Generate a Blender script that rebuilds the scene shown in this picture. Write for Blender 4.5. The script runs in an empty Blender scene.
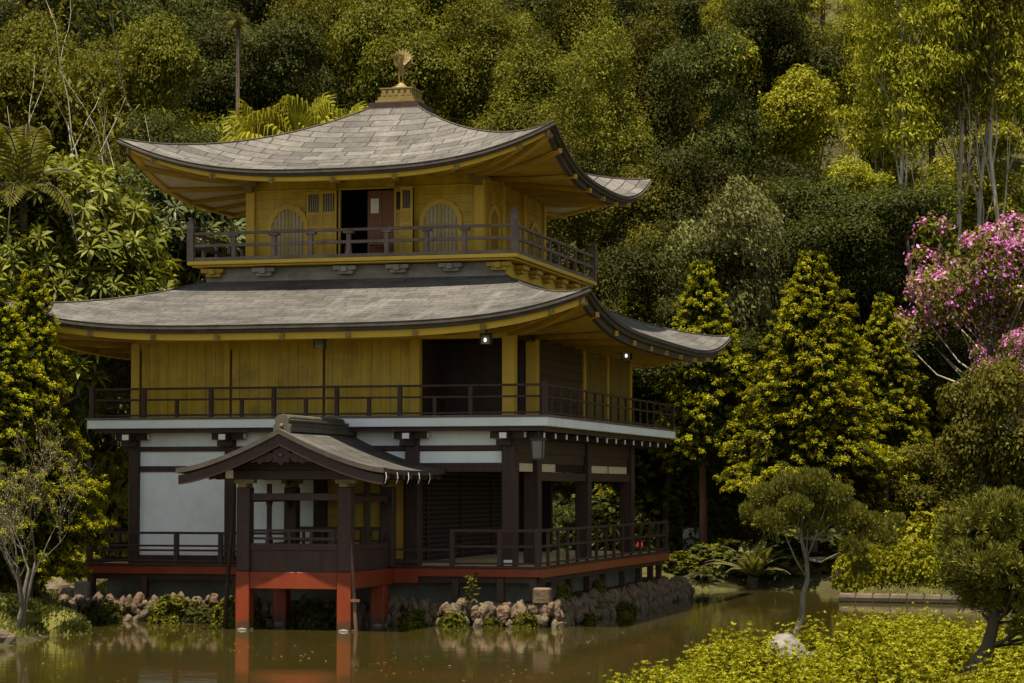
import bpy, math, random
import numpy as np
from mathutils import Vector

R = math.radians
rng = np.random.default_rng(7)
random.seed(7)
scene = bpy.context.scene
col = scene.collection

# ------------------------------------------------------------------ camera frame
F = 2400.0
PITCH = math.atan((488 - 341.5) / F)
TH = R(15.038)
CAM = np.array([13.88, -54.26, 3.2])
RT = np.array([math.cos(TH), math.sin(TH)])
FW = np.array([-math.sin(TH), math.cos(TH)])


def W(l, d):
    """ground point: l metres to the side and d metres ahead of the viewpoint"""
    p = CAM[:2] + RT * l + FW * d
    return float(p[0]), float(p[1])


def LD(x, y):
    rx, ry = x - CAM[0], y - CAM[1]
    return rx * RT[0] + ry * RT[1], rx * FW[0] + ry * FW[1]


def lat(px, d):
    return (px - 512) / (F * math.cos(PITCH)) * d


def hgt(py, d):
    return CAM[2] + d * math.tan(PITCH + math.atan((341.5 - py) / F))


# ------------------------------------------------------------------ materials
MATS = {}


def new_mat(name):
    m = bpy.data.materials.new(name)
    m.use_nodes = True
    nt = m.node_tree
    b = nt.nodes['Principled BSDF']
    MATS[name] = m
    return m, nt, b


def N(nt, typ, **kw):
    n = nt.nodes.new(typ)
    for k, v in kw.items():
        if k.startswith('i_'):
            key = k[2:].replace('_', ' ')
            n.inputs[key].default_value = v
        else:
            setattr(n, k, v)
    return n


def ramp(nt, stops):
    r = nt.nodes.new('ShaderNodeValToRGB')
    el = r.color_ramp.elements
    while len(el) < len(stops):
        el.new(0.5)
    for e, (p, c) in zip(el, stops):
        e.position = p
        e.color = (*c, 1)
    return r


def painted(name, c, c2, scale=(3, 3, 3), rough=.55, bump=.15, dirt=None, dirt_amt=.5, detail_scale=14, grain=None):
    m, nt, b = new_mat(name)
    L = nt.links.new
    tc = N(nt, 'ShaderNodeTexCoord')
    mp = N(nt, 'ShaderNodeMapping')
    mp.inputs['Scale'].default_value = scale
    L(tc.outputs['Object'], mp.inputs['Vector'])
    n1 = N(nt, 'ShaderNodeTexNoise', i_Scale=1.0, i_Detail=8.0, i_Roughness=.65)
    L(mp.outputs[0], n1.inputs['Vector'])
    r1 = ramp(nt, [(.3, c), (.7, c2)])
    L(n1.outputs['Fac'], r1.inputs[0])
    out = r1.outputs[0]
    if dirt:
        n2 = N(nt, 'ShaderNodeTexNoise', i_Scale=1.3, i_Detail=10.0, i_Roughness=.7)
        L(tc.outputs['Object'], n2.inputs['Vector'])
        r2 = ramp(nt, [(.48, (0, 0, 0)), (.75, (dirt_amt,) * 3)])
        L(n2.outputs['Fac'], r2.inputs[0])
        mx = N(nt, 'ShaderNodeMix', data_type='RGBA')
        L(r2.outputs[0], mx.inputs[0])
        L(out, mx.inputs[6])
        mx.inputs[7].default_value = (*dirt, 1)
        out = mx.outputs[2]
    L(out, b.inputs['Base Color'])
    b.inputs['Roughness'].default_value = rough
    b.inputs['Specular IOR Level'].default_value = .3
    n3 = N(nt, 'ShaderNodeTexNoise', i_Scale=float(detail_scale), i_Detail=6.0)
    L(mp.outputs[0], n3.inputs['Vector'])
    bp = N(nt, 'ShaderNodeBump', i_Strength=bump, i_Distance=.02)
    L(n3.outputs['Fac'], bp.inputs['Height'])
    L(bp.outputs[0], b.inputs['Normal'])
    return m


WOODY = (9, 9, .8)
painted('dark_wood', (.030, .014, .010), (.056, .028, .021), (8, 8, 1), .5, .25, (.10, .075, .066), .28)
painted('rail_wood', (.09, .062, .052), (.16, .12, .105), (5, 5, 5), .6, .3, (.26, .22, .21), .5)
painted('gold_paint', (.40, .265, .014), (.60, .41, .024), (7, 7, .35), .36, .18, (.20, .125, .02), .8)
painted('gold_trim', (.52, .335, .034), (.60, .40, .045), (4, 4, 4), .45, .1, (.34, .22, .04), .4)
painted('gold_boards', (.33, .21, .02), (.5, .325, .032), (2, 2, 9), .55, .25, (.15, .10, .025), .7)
painted('shaded_gold', (.15, .105, .014), (.23, .165, .022), (2, 2, 9), .55, .25, (.08, .055, .015), .7)  # gold boards darkened: shade of the right-hand side put into the colour
painted('pale_soffit', (.52, .43, .27), (.62, .53, .36), (3, 3, 3), .7, .1)
painted('white_plaster', (.76, .80, .80), (.86, .89, .88), (1.2, 1.2, .5), .8, .08, (.56, .58, .53), .55)
painted('white_band', (.70, .76, .78), (.80, .84, .85), (1.2, 1.2, .5), .7, .05, (.5, .53, .5), .4)
painted('red_paint', (.16, .024, .005), (.22, .037, .007), (3, 3, 1), .5, .12, (.26, .045, .02), .6)
painted('red_brown', (.20, .047, .010), (.26, .066, .016), (3, 3, 1), .55, .12, (.22, .06, .02), .6)
painted('plank_floor', (.74, .52, .27), (.82, .61, .34), (1, 9, 1), .5, .2)
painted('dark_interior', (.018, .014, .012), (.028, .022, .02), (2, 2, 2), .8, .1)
painted('concrete', (.12, .115, .10), (.2, .19, .165), (1.5, 1.5, 1.5), .9, .4, (.05, .055, .035), .7)
painted('plinth', (.20, .18, .15), (.34, .31, .27), (1.5, 1.5, 5), .9, .3, (.11, .10, .08), .8)
painted('grey_timber', (.11, .10, .085), (.2, .18, .15), (7, 7, 1), .8, .4)
painted('aged_gold', (.15, .105, .032), (.24, .175, .055), (6, 6, 6), .4, .3, (.22, .16, .06), .6)
painted('old_copper', (.055, .052, .038), (.09, .085, .062), (4, 4, 4), .7, .3, (.22, .17, .10), .5)
painted('roof_edge', (.045, .036, .028), (.08, .066, .052), (3, 3, 6), .8, .4, (.12, .10, .075), .5)
painted('white_tip', (.75, .74, .70), (.8, .8, .78), (4, 4, 4), .6, .05)
painted('brown_door', (.16, .06, .035), (.22, .09, .05), (8, 8, 1), .45, .2)
painted('notice_paper', (.72, .72, .68), (.78, .78, .74), (4, 4, 4), .7, .02)
painted('extinguisher_red', (.55, .02, .02), (.6, .03, .03), (3, 3, 3), .3, .02)
painted('black_metal', (.02, .02, .02), (.04, .04, .04), (4, 4, 4), .4, .05)
painted('rock', (.055, .042, .025), (.16, .12, .08), (2.5, 2.5, 2.5), .95, .9, (.06, .07, .025), .8, 6)
painted('rock_pale', (.07, .062, .052), (.25, .23, .205), (4, 4, 4), .95, .9, (.16, .13, .1), .8, 6)
painted('rock_red', (.07, .040, .024), (.19, .118, .074), (3.5, 3.5, 3.5), .95, .9, (.06, .055, .028), .85, 6)
painted('wall_rock', (.058, .040, .024), (.18, .128, .078), (3.5, 3.5, 3.5), .95, .9, (.05, .048, .024), .85, 6)
painted('bark_dark', (.045, .034, .024), (.095, .075, .055), (6, 6, 1.2), .95, .8, (.10, .11, .06), .4, 6)
painted('bark_red', (.11, .055, .035), (.2, .11, .075), (6, 6, 1.2), .95, .8, None)
painted('bark_pale', (.26, .225, .17), (.46, .42, .34), (2.5, 2.5, 1.6), .9, .5, (.12, .11, .07), .7, 6)
painted('bark_grey', (.12, .105, .085), (.26, .24, .2), (5, 5, 2), .95, .7, (.28, .29, .2), .6, 6)
painted('bark_lichen', (.06, .052, .038), (.19, .175, .125), (7, 7, 5), .95, .9, (.30, .31, .22), .8, 5)
painted('bark_twig', (.075, .06, .045), (.17, .14, .105), (7, 7, 3), .95, .9, (.22, .21, .14), .7, 5)
painted('log', (.05, .038, .024), (.14, .108, .07), (2, 2, 8), .9, .6, (.04, .045, .018), .7)
painted('sign_panel', (.38, .40, .38), (.46, .48, .45), (2, 2, 2), .6, .05)
painted('moss', (.10, .10, .016), (.17, .155, .03), (3, 3, 3), 1, .9, (.05, .045, .016), .7, 9)


m_ = painted('red_stilt', (.16, .024, .005), (.22, .037, .007), (3, 3, 1), .5, .12, (.26, .045, .02), .6)
nt_ = m_.node_tree
b_ = nt_.nodes['Principled BSDF']
src = b_.inputs['Base Color'].links[0].from_socket
tc_ = N(nt_, 'ShaderNodeTexCoord')
sx_ = N(nt_, 'ShaderNodeSeparateXYZ')
nt_.links.new(tc_.outputs['Object'], sx_.inputs[0])
nz_ = N(nt_, 'ShaderNodeTexNoise', i_Scale=7.0, i_Detail=6.0)
nt_.links.new(tc_.outputs['Object'], nz_.inputs['Vector'])
ma_ = N(nt_, 'ShaderNodeMath', operation='MULTIPLY_ADD')
nt_.links.new(nz_.outputs['Fac'], ma_.inputs[0])
ma_.inputs[1].default_value = -.30
nt_.links.new(sx_.outputs['Z'], ma_.inputs[2])
rp_ = ramp(nt_, [(.0, (.85, .85, .85)), (.10, (0, 0, 0))])
nt_.links.new(ma_.outputs[0], rp_.inputs[0])
mx_ = N(nt_, 'ShaderNodeMix', data_type='RGBA')
nt_.links.new(rp_.outputs[0], mx_.inputs[0])
nt_.links.new(src, mx_.inputs[6])
mx_.inputs[7].default_value = (.05, .035, .015, 1)
nt_.links.new(mx_.outputs[2], b_.inputs['Base Color'])


def glass_mat():
    m, nt, b = new_mat('lattice_paper')
    b.inputs['Base Color'].default_value = (.40, .37, .28, 1)
    b.inputs['Roughness'].default_value = .5
    m, nt, b = new_mat('lamp_glass')
    b.inputs['Base Color'].default_value = (.16, .16, .14, 1)
    b.inputs['Roughness'].default_value = .2
    m, nt, b = new_mat('lamp_lit')
    b.inputs['Base Color'].default_value = (.9, .9, .9, 1)
    b.inputs['Emission Color'].default_value = (1, .98, .94, 1)
    b.inputs['Emission Strength'].default_value = .8
    m, nt, b = new_mat('lamp_red')
    b.inputs['Base Color'].default_value = (.6, .02, .02, 1)
    b.inputs['Emission Color'].default_value = (1, .05, .04, 1)
    b.inputs['Emission Strength'].default_value = .25


glass_mat()


def roof_mat(name, bw, bh, c1, c2, mortar, msize):
    m, nt, b = new_mat(name)
    L = nt.links.new
    tc = N(nt, 'ShaderNodeTexCoord')
    nz = N(nt, 'ShaderNodeTexNoise', i_Scale=.9, i_Detail=3.0)
    L(tc.outputs['UV'], nz.inputs['Vector'])
    ad = N(nt, 'ShaderNodeVectorMath', operation='MULTIPLY_ADD')
    L(nz.outputs['Color'], ad.inputs[0])
    ad.inputs[1].default_value = (.22, .10, 0)
    L(tc.outputs['UV'], ad.inputs[2])
    br = N(nt, 'ShaderNodeTexBrick')
    br.offset = .43
    br.offset_frequency = 2
    br.squash = .86
    br.squash_frequency = 3
    br.inputs['Scale'].default_value = 1
    br.inputs['Color1'].default_value = (*c1, 1)
    br.inputs['Color2'].default_value = (*c2, 1)
    br.inputs['Mortar'].default_value = (*mortar, 1)
    br.inputs['Mortar Size'].default_value = msize
    br.inputs['Mortar Smooth'].default_value = .25
    br.inputs['Bias'].default_value = .0
    br.inputs['Brick Width'].default_value = bw
    br.inputs['Row Height'].default_value = bh
    L(ad.outputs[0], br.inputs['Vector'])
    n2 = N(nt, 'ShaderNodeTexNoise', i_Scale=.55, i_Detail=9.0, i_Roughness=.7)
    L(tc.outputs['UV'], n2.inputs['Vector'])
    st = ramp(nt, [(.30, (.48, .46, .42)), (.5, (.95, .93, .9)), (.7, (1.3, 1.25, 1.16))])
    L(n2.outputs['Fac'], st.inputs[0])
    mul = N(nt, 'ShaderNodeMix', data_type='RGBA', blend_type='MULTIPLY')
    mul.inputs[0].default_value = 1
    L(br.outputs['Color'], mul.inputs[6])
    L(st.outputs[0], mul.inputs[7])
    n3 = N(nt, 'ShaderNodeTexNoise', i_Scale=7.0, i_Detail=8.0, i_Roughness=.75)
    L(tc.outputs['UV'], n3.inputs['Vector'])
    sp = ramp(nt, [(.35, (.66, .64, .62)), (.65, (1.18, 1.17, 1.15))])
    L(n3.outputs['Fac'], sp.inputs[0])
    mul2 = N(nt, 'ShaderNodeMix', data_type='RGBA', blend_type='MULTIPLY')
    mul2.inputs[0].default_value = 1
    L(mul.outputs[2], mul2.inputs[6])
    L(sp.outputs[0], mul2.inputs[7])
    # pale run-off streaks down the slope
    mp = N(nt, 'ShaderNodeMapping')
    mp.inputs['Scale'].default_value = (1.6, .16, 1)
    L(tc.outputs['UV'], mp.inputs['Vector'])
    n4 = N(nt, 'ShaderNodeTexNoise', i_Scale=1.0, i_Detail=6.0, i_Roughness=.6)
    L(mp.outputs[0], n4.inputs['Vector'])
    r4 = ramp(nt, [(.58, (0, 0, 0)), (.75, (.45, .45, .45))])
    L(n4.outputs['Fac'], r4.inputs[0])
    mx = N(nt, 'ShaderNodeMix', data_type='RGBA')
    L(r4.outputs[0], mx.inputs[0])
    L(mul2.outputs[2], mx.inputs[6])
    mx.inputs[7].default_value = (.24, .228, .21, 1)
    L(mx.outputs[2], b.inputs['Base Color'])
    b.inputs['Roughness'].default_value = .75
    b.inputs['Specular IOR Level'].default_value = .25
    bp = N(nt, 'ShaderNodeBump', i_Strength=.7, i_Distance=.03)
    bp.invert = True
    sub = N(nt, 'ShaderNodeMath', operation='MULTIPLY_ADD')
    L(n3.outputs['Fac'], sub.inputs[0])
    sub.inputs[1].default_value = .5
    L(br.outputs['Fac'], sub.inputs[2])
    L(sub.outputs[0], bp.inputs['Height'])
    L(bp.outputs[0], b.inputs['Normal'])
    return m


roof_mat('roof_slate', .88, .37, (.074, .070, .065), (.140, .134, .127), (.026, .021, .017), .017)
roof_mat("roof_shingle", .62, .27, (.070, .068, .066), (.112, .108, .104), (.038, .036, .034), .010)
roof_mat('porch_shingle', .85, .40, (.056, .053, .050), (.098, .094, .090), (.06, .05, .04), .014)


def leaf_mat(name, cols, trans=.35, rough=.5, tint=.25, spec=.3):
    m, nt, b = new_mat(name)
    L = nt.links.new
    geo = N(nt, 'ShaderNodeNewGeometry')
    oi = N(nt, 'ShaderNodeObjectInfo')
    tc = N(nt, 'ShaderNodeTexCoord')
    nz = N(nt, 'ShaderNodeTexNoise', i_Scale=.45, i_Detail=2.0)
    L(tc.outputs['Object'], nz.inputs['Vector'])
    a = N(nt, 'ShaderNodeMath', operation='MULTIPLY_ADD')
    L(geo.outputs['Random Per Island'], a.inputs[0])
    a.inputs[1].default_value = .6
    a2 = N(nt, 'ShaderNodeMath', operation='MULTIPLY_ADD')
    L(nz.outputs['Fac'], a2.inputs[0])
    a2.inputs[1].default_value = .9
    a2.inputs[2].default_value = -.25
    L(a2.outputs[0], a.inputs[2])
    n = len(cols)
    rp = ramp(nt, [(i / (n - 1), c) for i, c in enumerate(cols)])
    L(a.outputs[0], rp.inputs[0])
    hs = N(nt, 'ShaderNodeHueSaturation')
    h1 = N(nt, 'ShaderNodeMath', operation='MULTIPLY_ADD')
    L(oi.outputs['Random'], h1.inputs[0])
    h1.inputs[1].default_value = tint * .10
    h1.inputs[2].default_value = .5 - tint * .05
    L(h1.outputs[0], hs.inputs['Hue'])
    v1 = N(nt, 'ShaderNodeMath', operation='MULTIPLY_ADD')
    L(oi.outputs['Random'], v1.inputs[0])
    v1.inputs[1].default_value = tint * 1.6
    v1.inputs[2].default_value = 1 - tint * .8
    L(v1.outputs[0], hs.inputs['Value'])
    L(rp.outputs[0], hs.inputs['Color'])
    L(hs.outputs[0], b.inputs['Base Color'])
    b.inputs['Roughness'].default_value = rough
    b.inputs['Specular IOR Level'].default_value = spec
    tr = N(nt, 'ShaderNodeBsdfTranslucent')
    br = N(nt, 'ShaderNodeMix', data_type='RGBA', blend_type='MULTIPLY')
    br.inputs[0].default_value = 1
    L(hs.outputs[0], br.inputs[6])
    br.inputs[7].default_value = (1.25, 1.2, .55, 1)
    L(br.outputs[2], tr.inputs['Color'])
    ms = N(nt, 'ShaderNodeMixShader')
    ms.inputs[0].default_value = trans * .6
    L(b.outputs[0], ms.inputs[1])
    L(tr.outputs[0], ms.inputs[2])
    L(ms.outputs[0], nt.nodes['Material Output'].inputs['Surface'])
    return m


leaf_mat('leaf_mid', [(.044, .050, .006), (.100, .102, .010), (.20, .190, .017)], .44, .6, .35, .07)
leaf_mat('leaf_dark', [(.016, .022, .005), (.036, .041, .008), (.085, .086, .014)], .38, .6, .35, .07)
leaf_mat('leaf_olive', [(.048, .052, .007), (.100, .100, .011), (.19, .180, .018)], .44, .6, .35, .07)
leaf_mat('leaf_light', [(.105, .106, .009), (.20, .194, .014), (.33, .305, .022)], .46, .6, .18, .08)
leaf_mat('leaf_pale', [(.085, .095, .030), (.14, .148, .046), (.22, .222, .08)], .35, .6, .3, .08)
leaf_mat('leaf_gloss', [(.055, .060, .007), (.105, .105, .010), (.19, .178, .018)], .4, .45, .3, .2)
leaf_mat('leaf_gloss_dark', [(.030, .038, .010), (.056, .062, .014), (.11, .112, .028)], .33, .4, .3, .25)
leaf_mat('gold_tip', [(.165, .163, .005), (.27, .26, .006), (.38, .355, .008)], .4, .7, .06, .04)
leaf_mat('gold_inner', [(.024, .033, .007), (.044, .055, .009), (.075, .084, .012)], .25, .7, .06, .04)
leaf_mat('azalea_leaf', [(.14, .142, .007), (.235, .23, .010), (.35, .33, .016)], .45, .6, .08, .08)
leaf_mat('azalea_shade', [(.04, .044, .006), (.075, .075, .009), (.12, .115, .013)], .3, .6, .1, .05)  # darker leaves, mostly inside the bush: shade between shoots painted into their colour
leaf_mat('needle', [(.060, .062, .012), (.115, .112, .018), (.21, .195, .028)], .25, .6, .1, .06)
leaf_mat('blossom_pink', [(.34, .055, .27), (.50, .13, .43), (.70, .42, .64)], .4, .6, .1, .1)
leaf_mat('dry_leaf', [(0.12, 0.105, 0.03), (0.2, 0.175, 0.05), (0.28, 0.24, 0.08)], .35, .6, .1)
leaf_mat('bank_plant', [(.032, .038, .009), (.062, .066, .013), (.12, .118, .024)], .3, .6, .3, .08)
leaf_mat('grass_blade', [(0.11, 0.112, 0.02), (0.18, 0.175, 0.027), (0.26, 0.24, 0.04)], .35, .6, .1)

# ground
m, nt, b = new_mat('earth')
L = nt.links.new
tc = N(nt, 'ShaderNodeTexCoord')
n1 = N(nt, 'ShaderNodeTexNoise', i_Scale=.5, i_Detail=10.0, i_Roughness=.7)
L(tc.outputs['Object'], n1.inputs['Vector'])
r1 = ramp(nt, [(.3, (.035, .028, .016)), (.48, (.05, .046, .018)), (.6, (.085, .08, .018)), (.75, (.11, .095, .025))])
L(n1.outputs['Fac'], r1.inputs[0])
L(r1.outputs[0], b.inputs['Base Color'])
b.inputs['Roughness'].default_value = 1
b.inputs['Specular IOR Level'].default_value = .1
n2 = N(nt, 'ShaderNodeTexNoise', i_Scale=9.0, i_Detail=8.0)
L(tc.outputs['Object'], n2.inputs['Vector'])
bp = N(nt, 'ShaderNodeBump', i_Strength=.8, i_Distance=.08)
L(n2.outputs['Fac'], bp.inputs['Height'])
L(bp.outputs[0], b.inputs['Normal'])

# pond water: murky brown green, glossy, faint ripples
m, nt, b = new_mat('pond_water')
L = nt.links.new
tc = N(nt, 'ShaderNodeTexCoord')
mp = N(nt, 'ShaderNodeMapping')
mp.inputs['Rotation'].default_value = (0, 0, TH)
mp.inputs['Scale'].default_value = (.55, 1.0, 1)
L(tc.outputs['Object'], mp.inputs['Vector'])
n1 = N(nt, 'ShaderNodeTexNoise', i_Scale=2.2, i_Detail=5.0, i_Roughness=.55)
L(mp.outputs[0], n1.inputs['Vector'])
n2 = N(nt, 'ShaderNodeTexNoise', i_Scale=.25, i_Detail=2.0)
L(mp.outputs[0], n2.inputs['Vector'])
r2 = ramp(nt, [(.35, (.15, .15, .15)), (.65, (1, 1, 1))])
L(n2.outputs['Fac'], r2.inputs[0])
mu = N(nt, 'ShaderNodeMath', operation='MULTIPLY')
L(n1.outputs['Fac'], mu.inputs[0])
L(r2.outputs[0], mu.inputs[1])
bp = N(nt, 'ShaderNodeBump', i_Strength=.055, i_Distance=.1)
L(mu.outputs[0], bp.inputs['Height'])
L(bp.outputs[0], b.inputs['Normal'])
b.inputs['Base Color'].default_value = (.036, .0285, .0062, 1)
b.inputs['Roughness'].default_value = .04
b.inputs['IOR'].default_value = 1.33

# ------------------------------------------------------------------ object helpers
ORG = {}


def tag(o, label=None, cat=None, group=None, kind=None):
    if label:
        o['label'] = label
    if cat:
        o['category'] = cat
    if group:
        o['group'] = group
    if kind:
        o['kind'] = kind
    return o


def empty(name, loc, rz=0, label=None, cat=None, group=None):
    o = bpy.data.objects.new(name, None)
    col.objects.link(o)
    o.location = loc
    o.rotation_euler = (0, 0, rz)
    o.empty_display_size = .2
    ORG[o.name] = np.array(loc, float)
    return tag(o, label, cat, group)


def link_mesh(name, me, mats, parent=None):
    o = bpy.data.objects.new(name, me)
    col.objects.link(o)
    for mname in (mats if isinstance(mats, (list, tuple)) else [mats]):
        me.materials.append(MATS[mname])
    if parent is not None:
        o.parent = parent
        r = parent
        while r.parent:
            r = r.parent
        ORG[o.name] = ORG.get(r.name, np.zeros(3))
    return o


class MB:
    """collects boxes, bars, tubes and grids, then links them as one mesh object"""

    def __init__(s):
        s.v, s.f, s.m, s.uv = [], [], [], {}
        s.cur = 0

    def add(s, vs, fs, mi=None):
        o = len(s.v)
        s.v += [tuple(map(float, p)) for p in vs]
        for f in fs:
            s.f.append(tuple(i + o for i in f))
            s.m.append(s.cur if mi is None else mi)
        return s

    def box(s, x0, x1, y0, y1, z0, z1, mi=None):
        vs = [(x, y, z) for z in (z0, z1) for y in (y0, y1) for x in (x0, x1)]
        return s.add(vs, [(0, 2, 3, 1), (4, 5, 7, 6), (0, 1, 5, 4), (2, 6, 7, 3), (0, 4, 6, 2), (1, 3, 7, 5)], mi)

    def bar(s, a, b, w, h, mi=None, up=(0, 0, 1)):
        a, b = Vector(a), Vector(b)
        d = (b - a).normalized()
        u = Vector(up)
        sd = d.cross(u).normalized() * w / 2
        uu = sd.cross(d).normalized() * h / 2
        vs = [p + sd * i + uu * j for p in (a, b) for i, j in ((-1, -1), (1, -1), (1, 1), (-1, 1))]
        return s.add(vs, [(0, 1, 2, 3), (7, 6, 5, 4), (0, 4, 5, 1), (1, 5, 6, 2), (2, 6, 7, 3), (3, 7, 4, 0)], mi)

    def tube(s, pts, rad, n=7, mi=None, cap=True):
        pts = [Vector(p) for p in pts]
        rad = rad if hasattr(rad, '__len__') else [rad] * len(pts)
        rings = []
        ref = Vector((1, 0, 0))
        for i, p in enumerate(pts):
            d = (pts[min(i + 1, len(pts) - 1)] - pts[max(i - 1, 0)]).normalized()
            a = d.cross(ref)
            if a.length < .2:
                a = d.cross(Vector((0, 1, 0)))
            a.normalize()
            c = d.cross(a)
            rings.append([p + (a * math.cos(2 * math.pi * k / n) + c * math.sin(2 * math.pi * k / n)) * rad[i] for k in range(n)])
        vs = [q for r_ in rings for q in r_]
        fs = [(i * n + k, i * n + (k + 1) % n, (i + 1) * n + (k + 1) % n, (i + 1) * n + k) for i in range(len(pts) - 1) for k in range(n)]
        if cap:
            fs += [tuple(range(n))[::-1], tuple(range((len(pts) - 1) * n, len(pts) * n))]
        return s.add(vs, fs, mi)

    def lathe(s, cx, cy, prof, n=16, mi=None):
        vs = [(cx + r_ * math.cos(2 * math.pi * k / n), cy + r_ * math.sin(2 * math.pi * k / n), z) for r_, z in prof for k in range(n)]
        fs = [(i * n + k, i * n + (k + 1) % n, (i + 1) * n + (k + 1) % n, (i + 1) * n + k) for i in range(len(prof) - 1) for k in range(n)]
        fs += [tuple(range(n))[::-1], tuple(range((len(prof) - 1) * n, len(prof) * n))]
        return s.add(vs, fs, mi)

    def prism(s, outline, fn0, fn1, mi=None):
        n = len(outline)
        vs = [fn0(*p) for p in outline] + [fn1(*p) for p in outline]
        fs = [tuple(range(n))[::-1], tuple(range(n, 2 * n))] + [(i, (i + 1) % n, n + (i + 1) % n, n + i) for i in range(n)]
        return s.add(vs, fs, mi)

    def grid(s, P, uv=None, mi=None, flip=False):
        """P: (a, b, 3) array of points"""
        a, b_ = P.shape[:2]
        o = len(s.v)
        s.v += [tuple(map(float, p)) for p in P.reshape(-1, 3)]
        for i in range(a - 1):
            for j in range(b_ - 1):
                q = [(i, j), (i, j + 1), (i + 1, j + 1), (i + 1, j)]
                if flip:
                    q = q[::-1]
                if uv is not None:
                    s.uv[len(s.f)] = [tuple(map(float, uv[k])) for k in q]
                s.f.append(tuple(o + k[0] * b_ + k[1] for k in q))
                s.m.append(s.cur if mi is None else mi)
        return s

    def build(s, name, mats, parent=None, smooth=False, bevel=0, recalc=False):
        org = np.zeros(3)
        if parent is not None:
            r = parent
            while r.parent:
                r = r.parent
            org = ORG.get(r.name, np.zeros(3))
        me = bpy.data.meshes.new(name)
        me.from_pydata([tuple(np.array(p) - org) for p in s.v], [], s.f)
        me.polygons.foreach_set('material_index', s.m)
        if s.uv:
            ul = me.uv_layers.new(name='UVMap')
            for fi, uvs in s.uv.items():
                for li, q in zip(me.polygons[fi].loop_indices, uvs):
                    ul.data[li].uv = q
        if smooth:
            me.polygons.foreach_set('use_smooth', [True] * len(s.f))
        me.update()
        o = link_mesh(name, me, mats, parent)
        if bevel:
            bv = o.modifiers.new('edge', 'BEVEL')
            bv.width = bevel
            bv.segments = 1
            bv.limit_method = 'ANGLE'
        return o


def quads_mesh(name, V, mi=None):
    """V: (n, 4, 3) quads -> mesh, built fast"""
    n = len(V)
    me = bpy.data.meshes.new(name)
    me.vertices.add(n * 4)
    me.vertices.foreach_set('co', np.ascontiguousarray(V, dtype=np.float32).ravel())
    me.loops.add(n * 4)
    me.loops.foreach_set('vertex_index', np.arange(n * 4, dtype=np.int32))
    me.polygons.add(n)
    me.polygons.foreach_set('loop_start', np.arange(0, n * 4, 4, dtype=np.int32))
    if mi is not None:
        me.polygons.foreach_set('material_index', np.asarray(mi, dtype=np.int32))
    me.update(calc_edges=True)
    return me


def unit(a):
    return a / np.maximum(np.linalg.norm(a, axis=-1, keepdims=True), 1e-9)


def leaves(P, Nn, size, aspect=.5, axis=None, jit=.35, var=.35):
    """rhombic leaves at P facing Nn; axis: preferred direction of the leaf's length"""
    n = len(P)
    Nn = unit(Nn + rng.normal(0, jit, (n, 3)))
    if axis is None:
        A = rng.normal(0, 1, (n, 3))
    else:
        A = axis + rng.normal(0, .3, (n, 3))
    A = unit(A - Nn * (A * Nn).sum(1, keepdims=True))
    B = np.cross(Nn, A)
    s = (size * (1 + rng.uniform(-var, var, n)))[:, None]
    V = np.empty((n, 4, 3))
    V[:, 0] = P - A * s * .5
    V[:, 1] = P + B * s * aspect * .5 - A * s * .04 + Nn * s * .08
    V[:, 2] = P + A * s * .5
    V[:, 3] = P - B * s * aspect * .5 - A * s * .04 + Nn * s * .08
    return V


def sphere_dirs(n, up=.35):
    d = unit(rng.normal(0, 1, (n, 3)))
    d[:, 2] = np.where((d[:, 2] < 0) & (rng.random(n) < up * 1.6), -d[:, 2], d[:, 2])
    return d


def clump(c, r, n, size, aspect=.5, axis=None, up=.35, upw=.45, jit=.4):
    d = sphere_dirs(n, up)
    rr = (.48 + .60 * rng.random(n) ** .75 + np.abs(rng.normal(0, .10, n)))[:, None] * (1 + .16 * np.sin(3.1 * d[:, :1] + c[0] * 7) * np.sin(3.7 * d[:, 1:2] + c[1] * 5))
    P = np.array(c) + d * rr * np.array(r)
    Nn = unit(d / np.array(r) * np.mean(r)) * (1 - upw) + np.array([0, 0, upw])
    return leaves(P, Nn, size, aspect, axis, jit)


# ------------------------------------------------------------------ terrain
POND = []


def pond_pt(px, d):
    POND.append((lat(px, d), d))


POND += [(-17, 14), (-19, 36), (-13, 45.5)]
pond_pt(4, 48.5); pond_pt(34, 50.5); pond_pt(62, 53); pond_pt(84, 57.5); pond_pt(100, 60.5)
for x, y in ((-11.6, .1), (.45, .1), (.45, 15.9)):
    POND.append(LD(x, y))
pond_pt(690, 75.5); pond_pt(760, 75.8); pond_pt(880, 75)
POND += [(13.2, 73.0)]
pond_pt(842, 70.5); pond_pt(838, 68.2); pond_pt(975, 66.6)
POND += [(15.5, 63), (17, 56), (16.5, 49)]
pond_pt(1010, 47); pond_pt(900, 44); pond_pt(820, 41); pond_pt(740, 36.5); pond_pt(670, 32); pond_pt(600, 27)
POND += [(0, 20), (-6, 15)]
POLY = np.array(POND)


def pond_sd(l, d):
    """signed distance to the shoreline, negative over water"""
    P = np.stack([np.asarray(l, float).ravel(), np.asarray(d, float).ravel()], 1)
    best = np.full(len(P), 1e9)
    inside = np.zeros(len(P), bool)
    n = len(POLY)
    for i in range(n):
        a, b_ = POLY[i], POLY[(i + 1) % n]
        e = b_ - a
        t = np.clip(((P - a) @ e) / (e @ e), 0, 1)
        best = np.minimum(best, np.hypot(*(P - a - t[:, None] * e).T))
        cond = (a[1] > P[:, 1]) != (b_[1] > P[:, 1])
        xs = a[0] + (P[:, 1] - a[1]) / (e[1] if abs(e[1]) > 1e-9 else 1e-9) * e[0]
        inside ^= cond & (P[:, 0] < xs)
    return np.where(inside, -best, best).reshape(np.shape(l))


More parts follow.
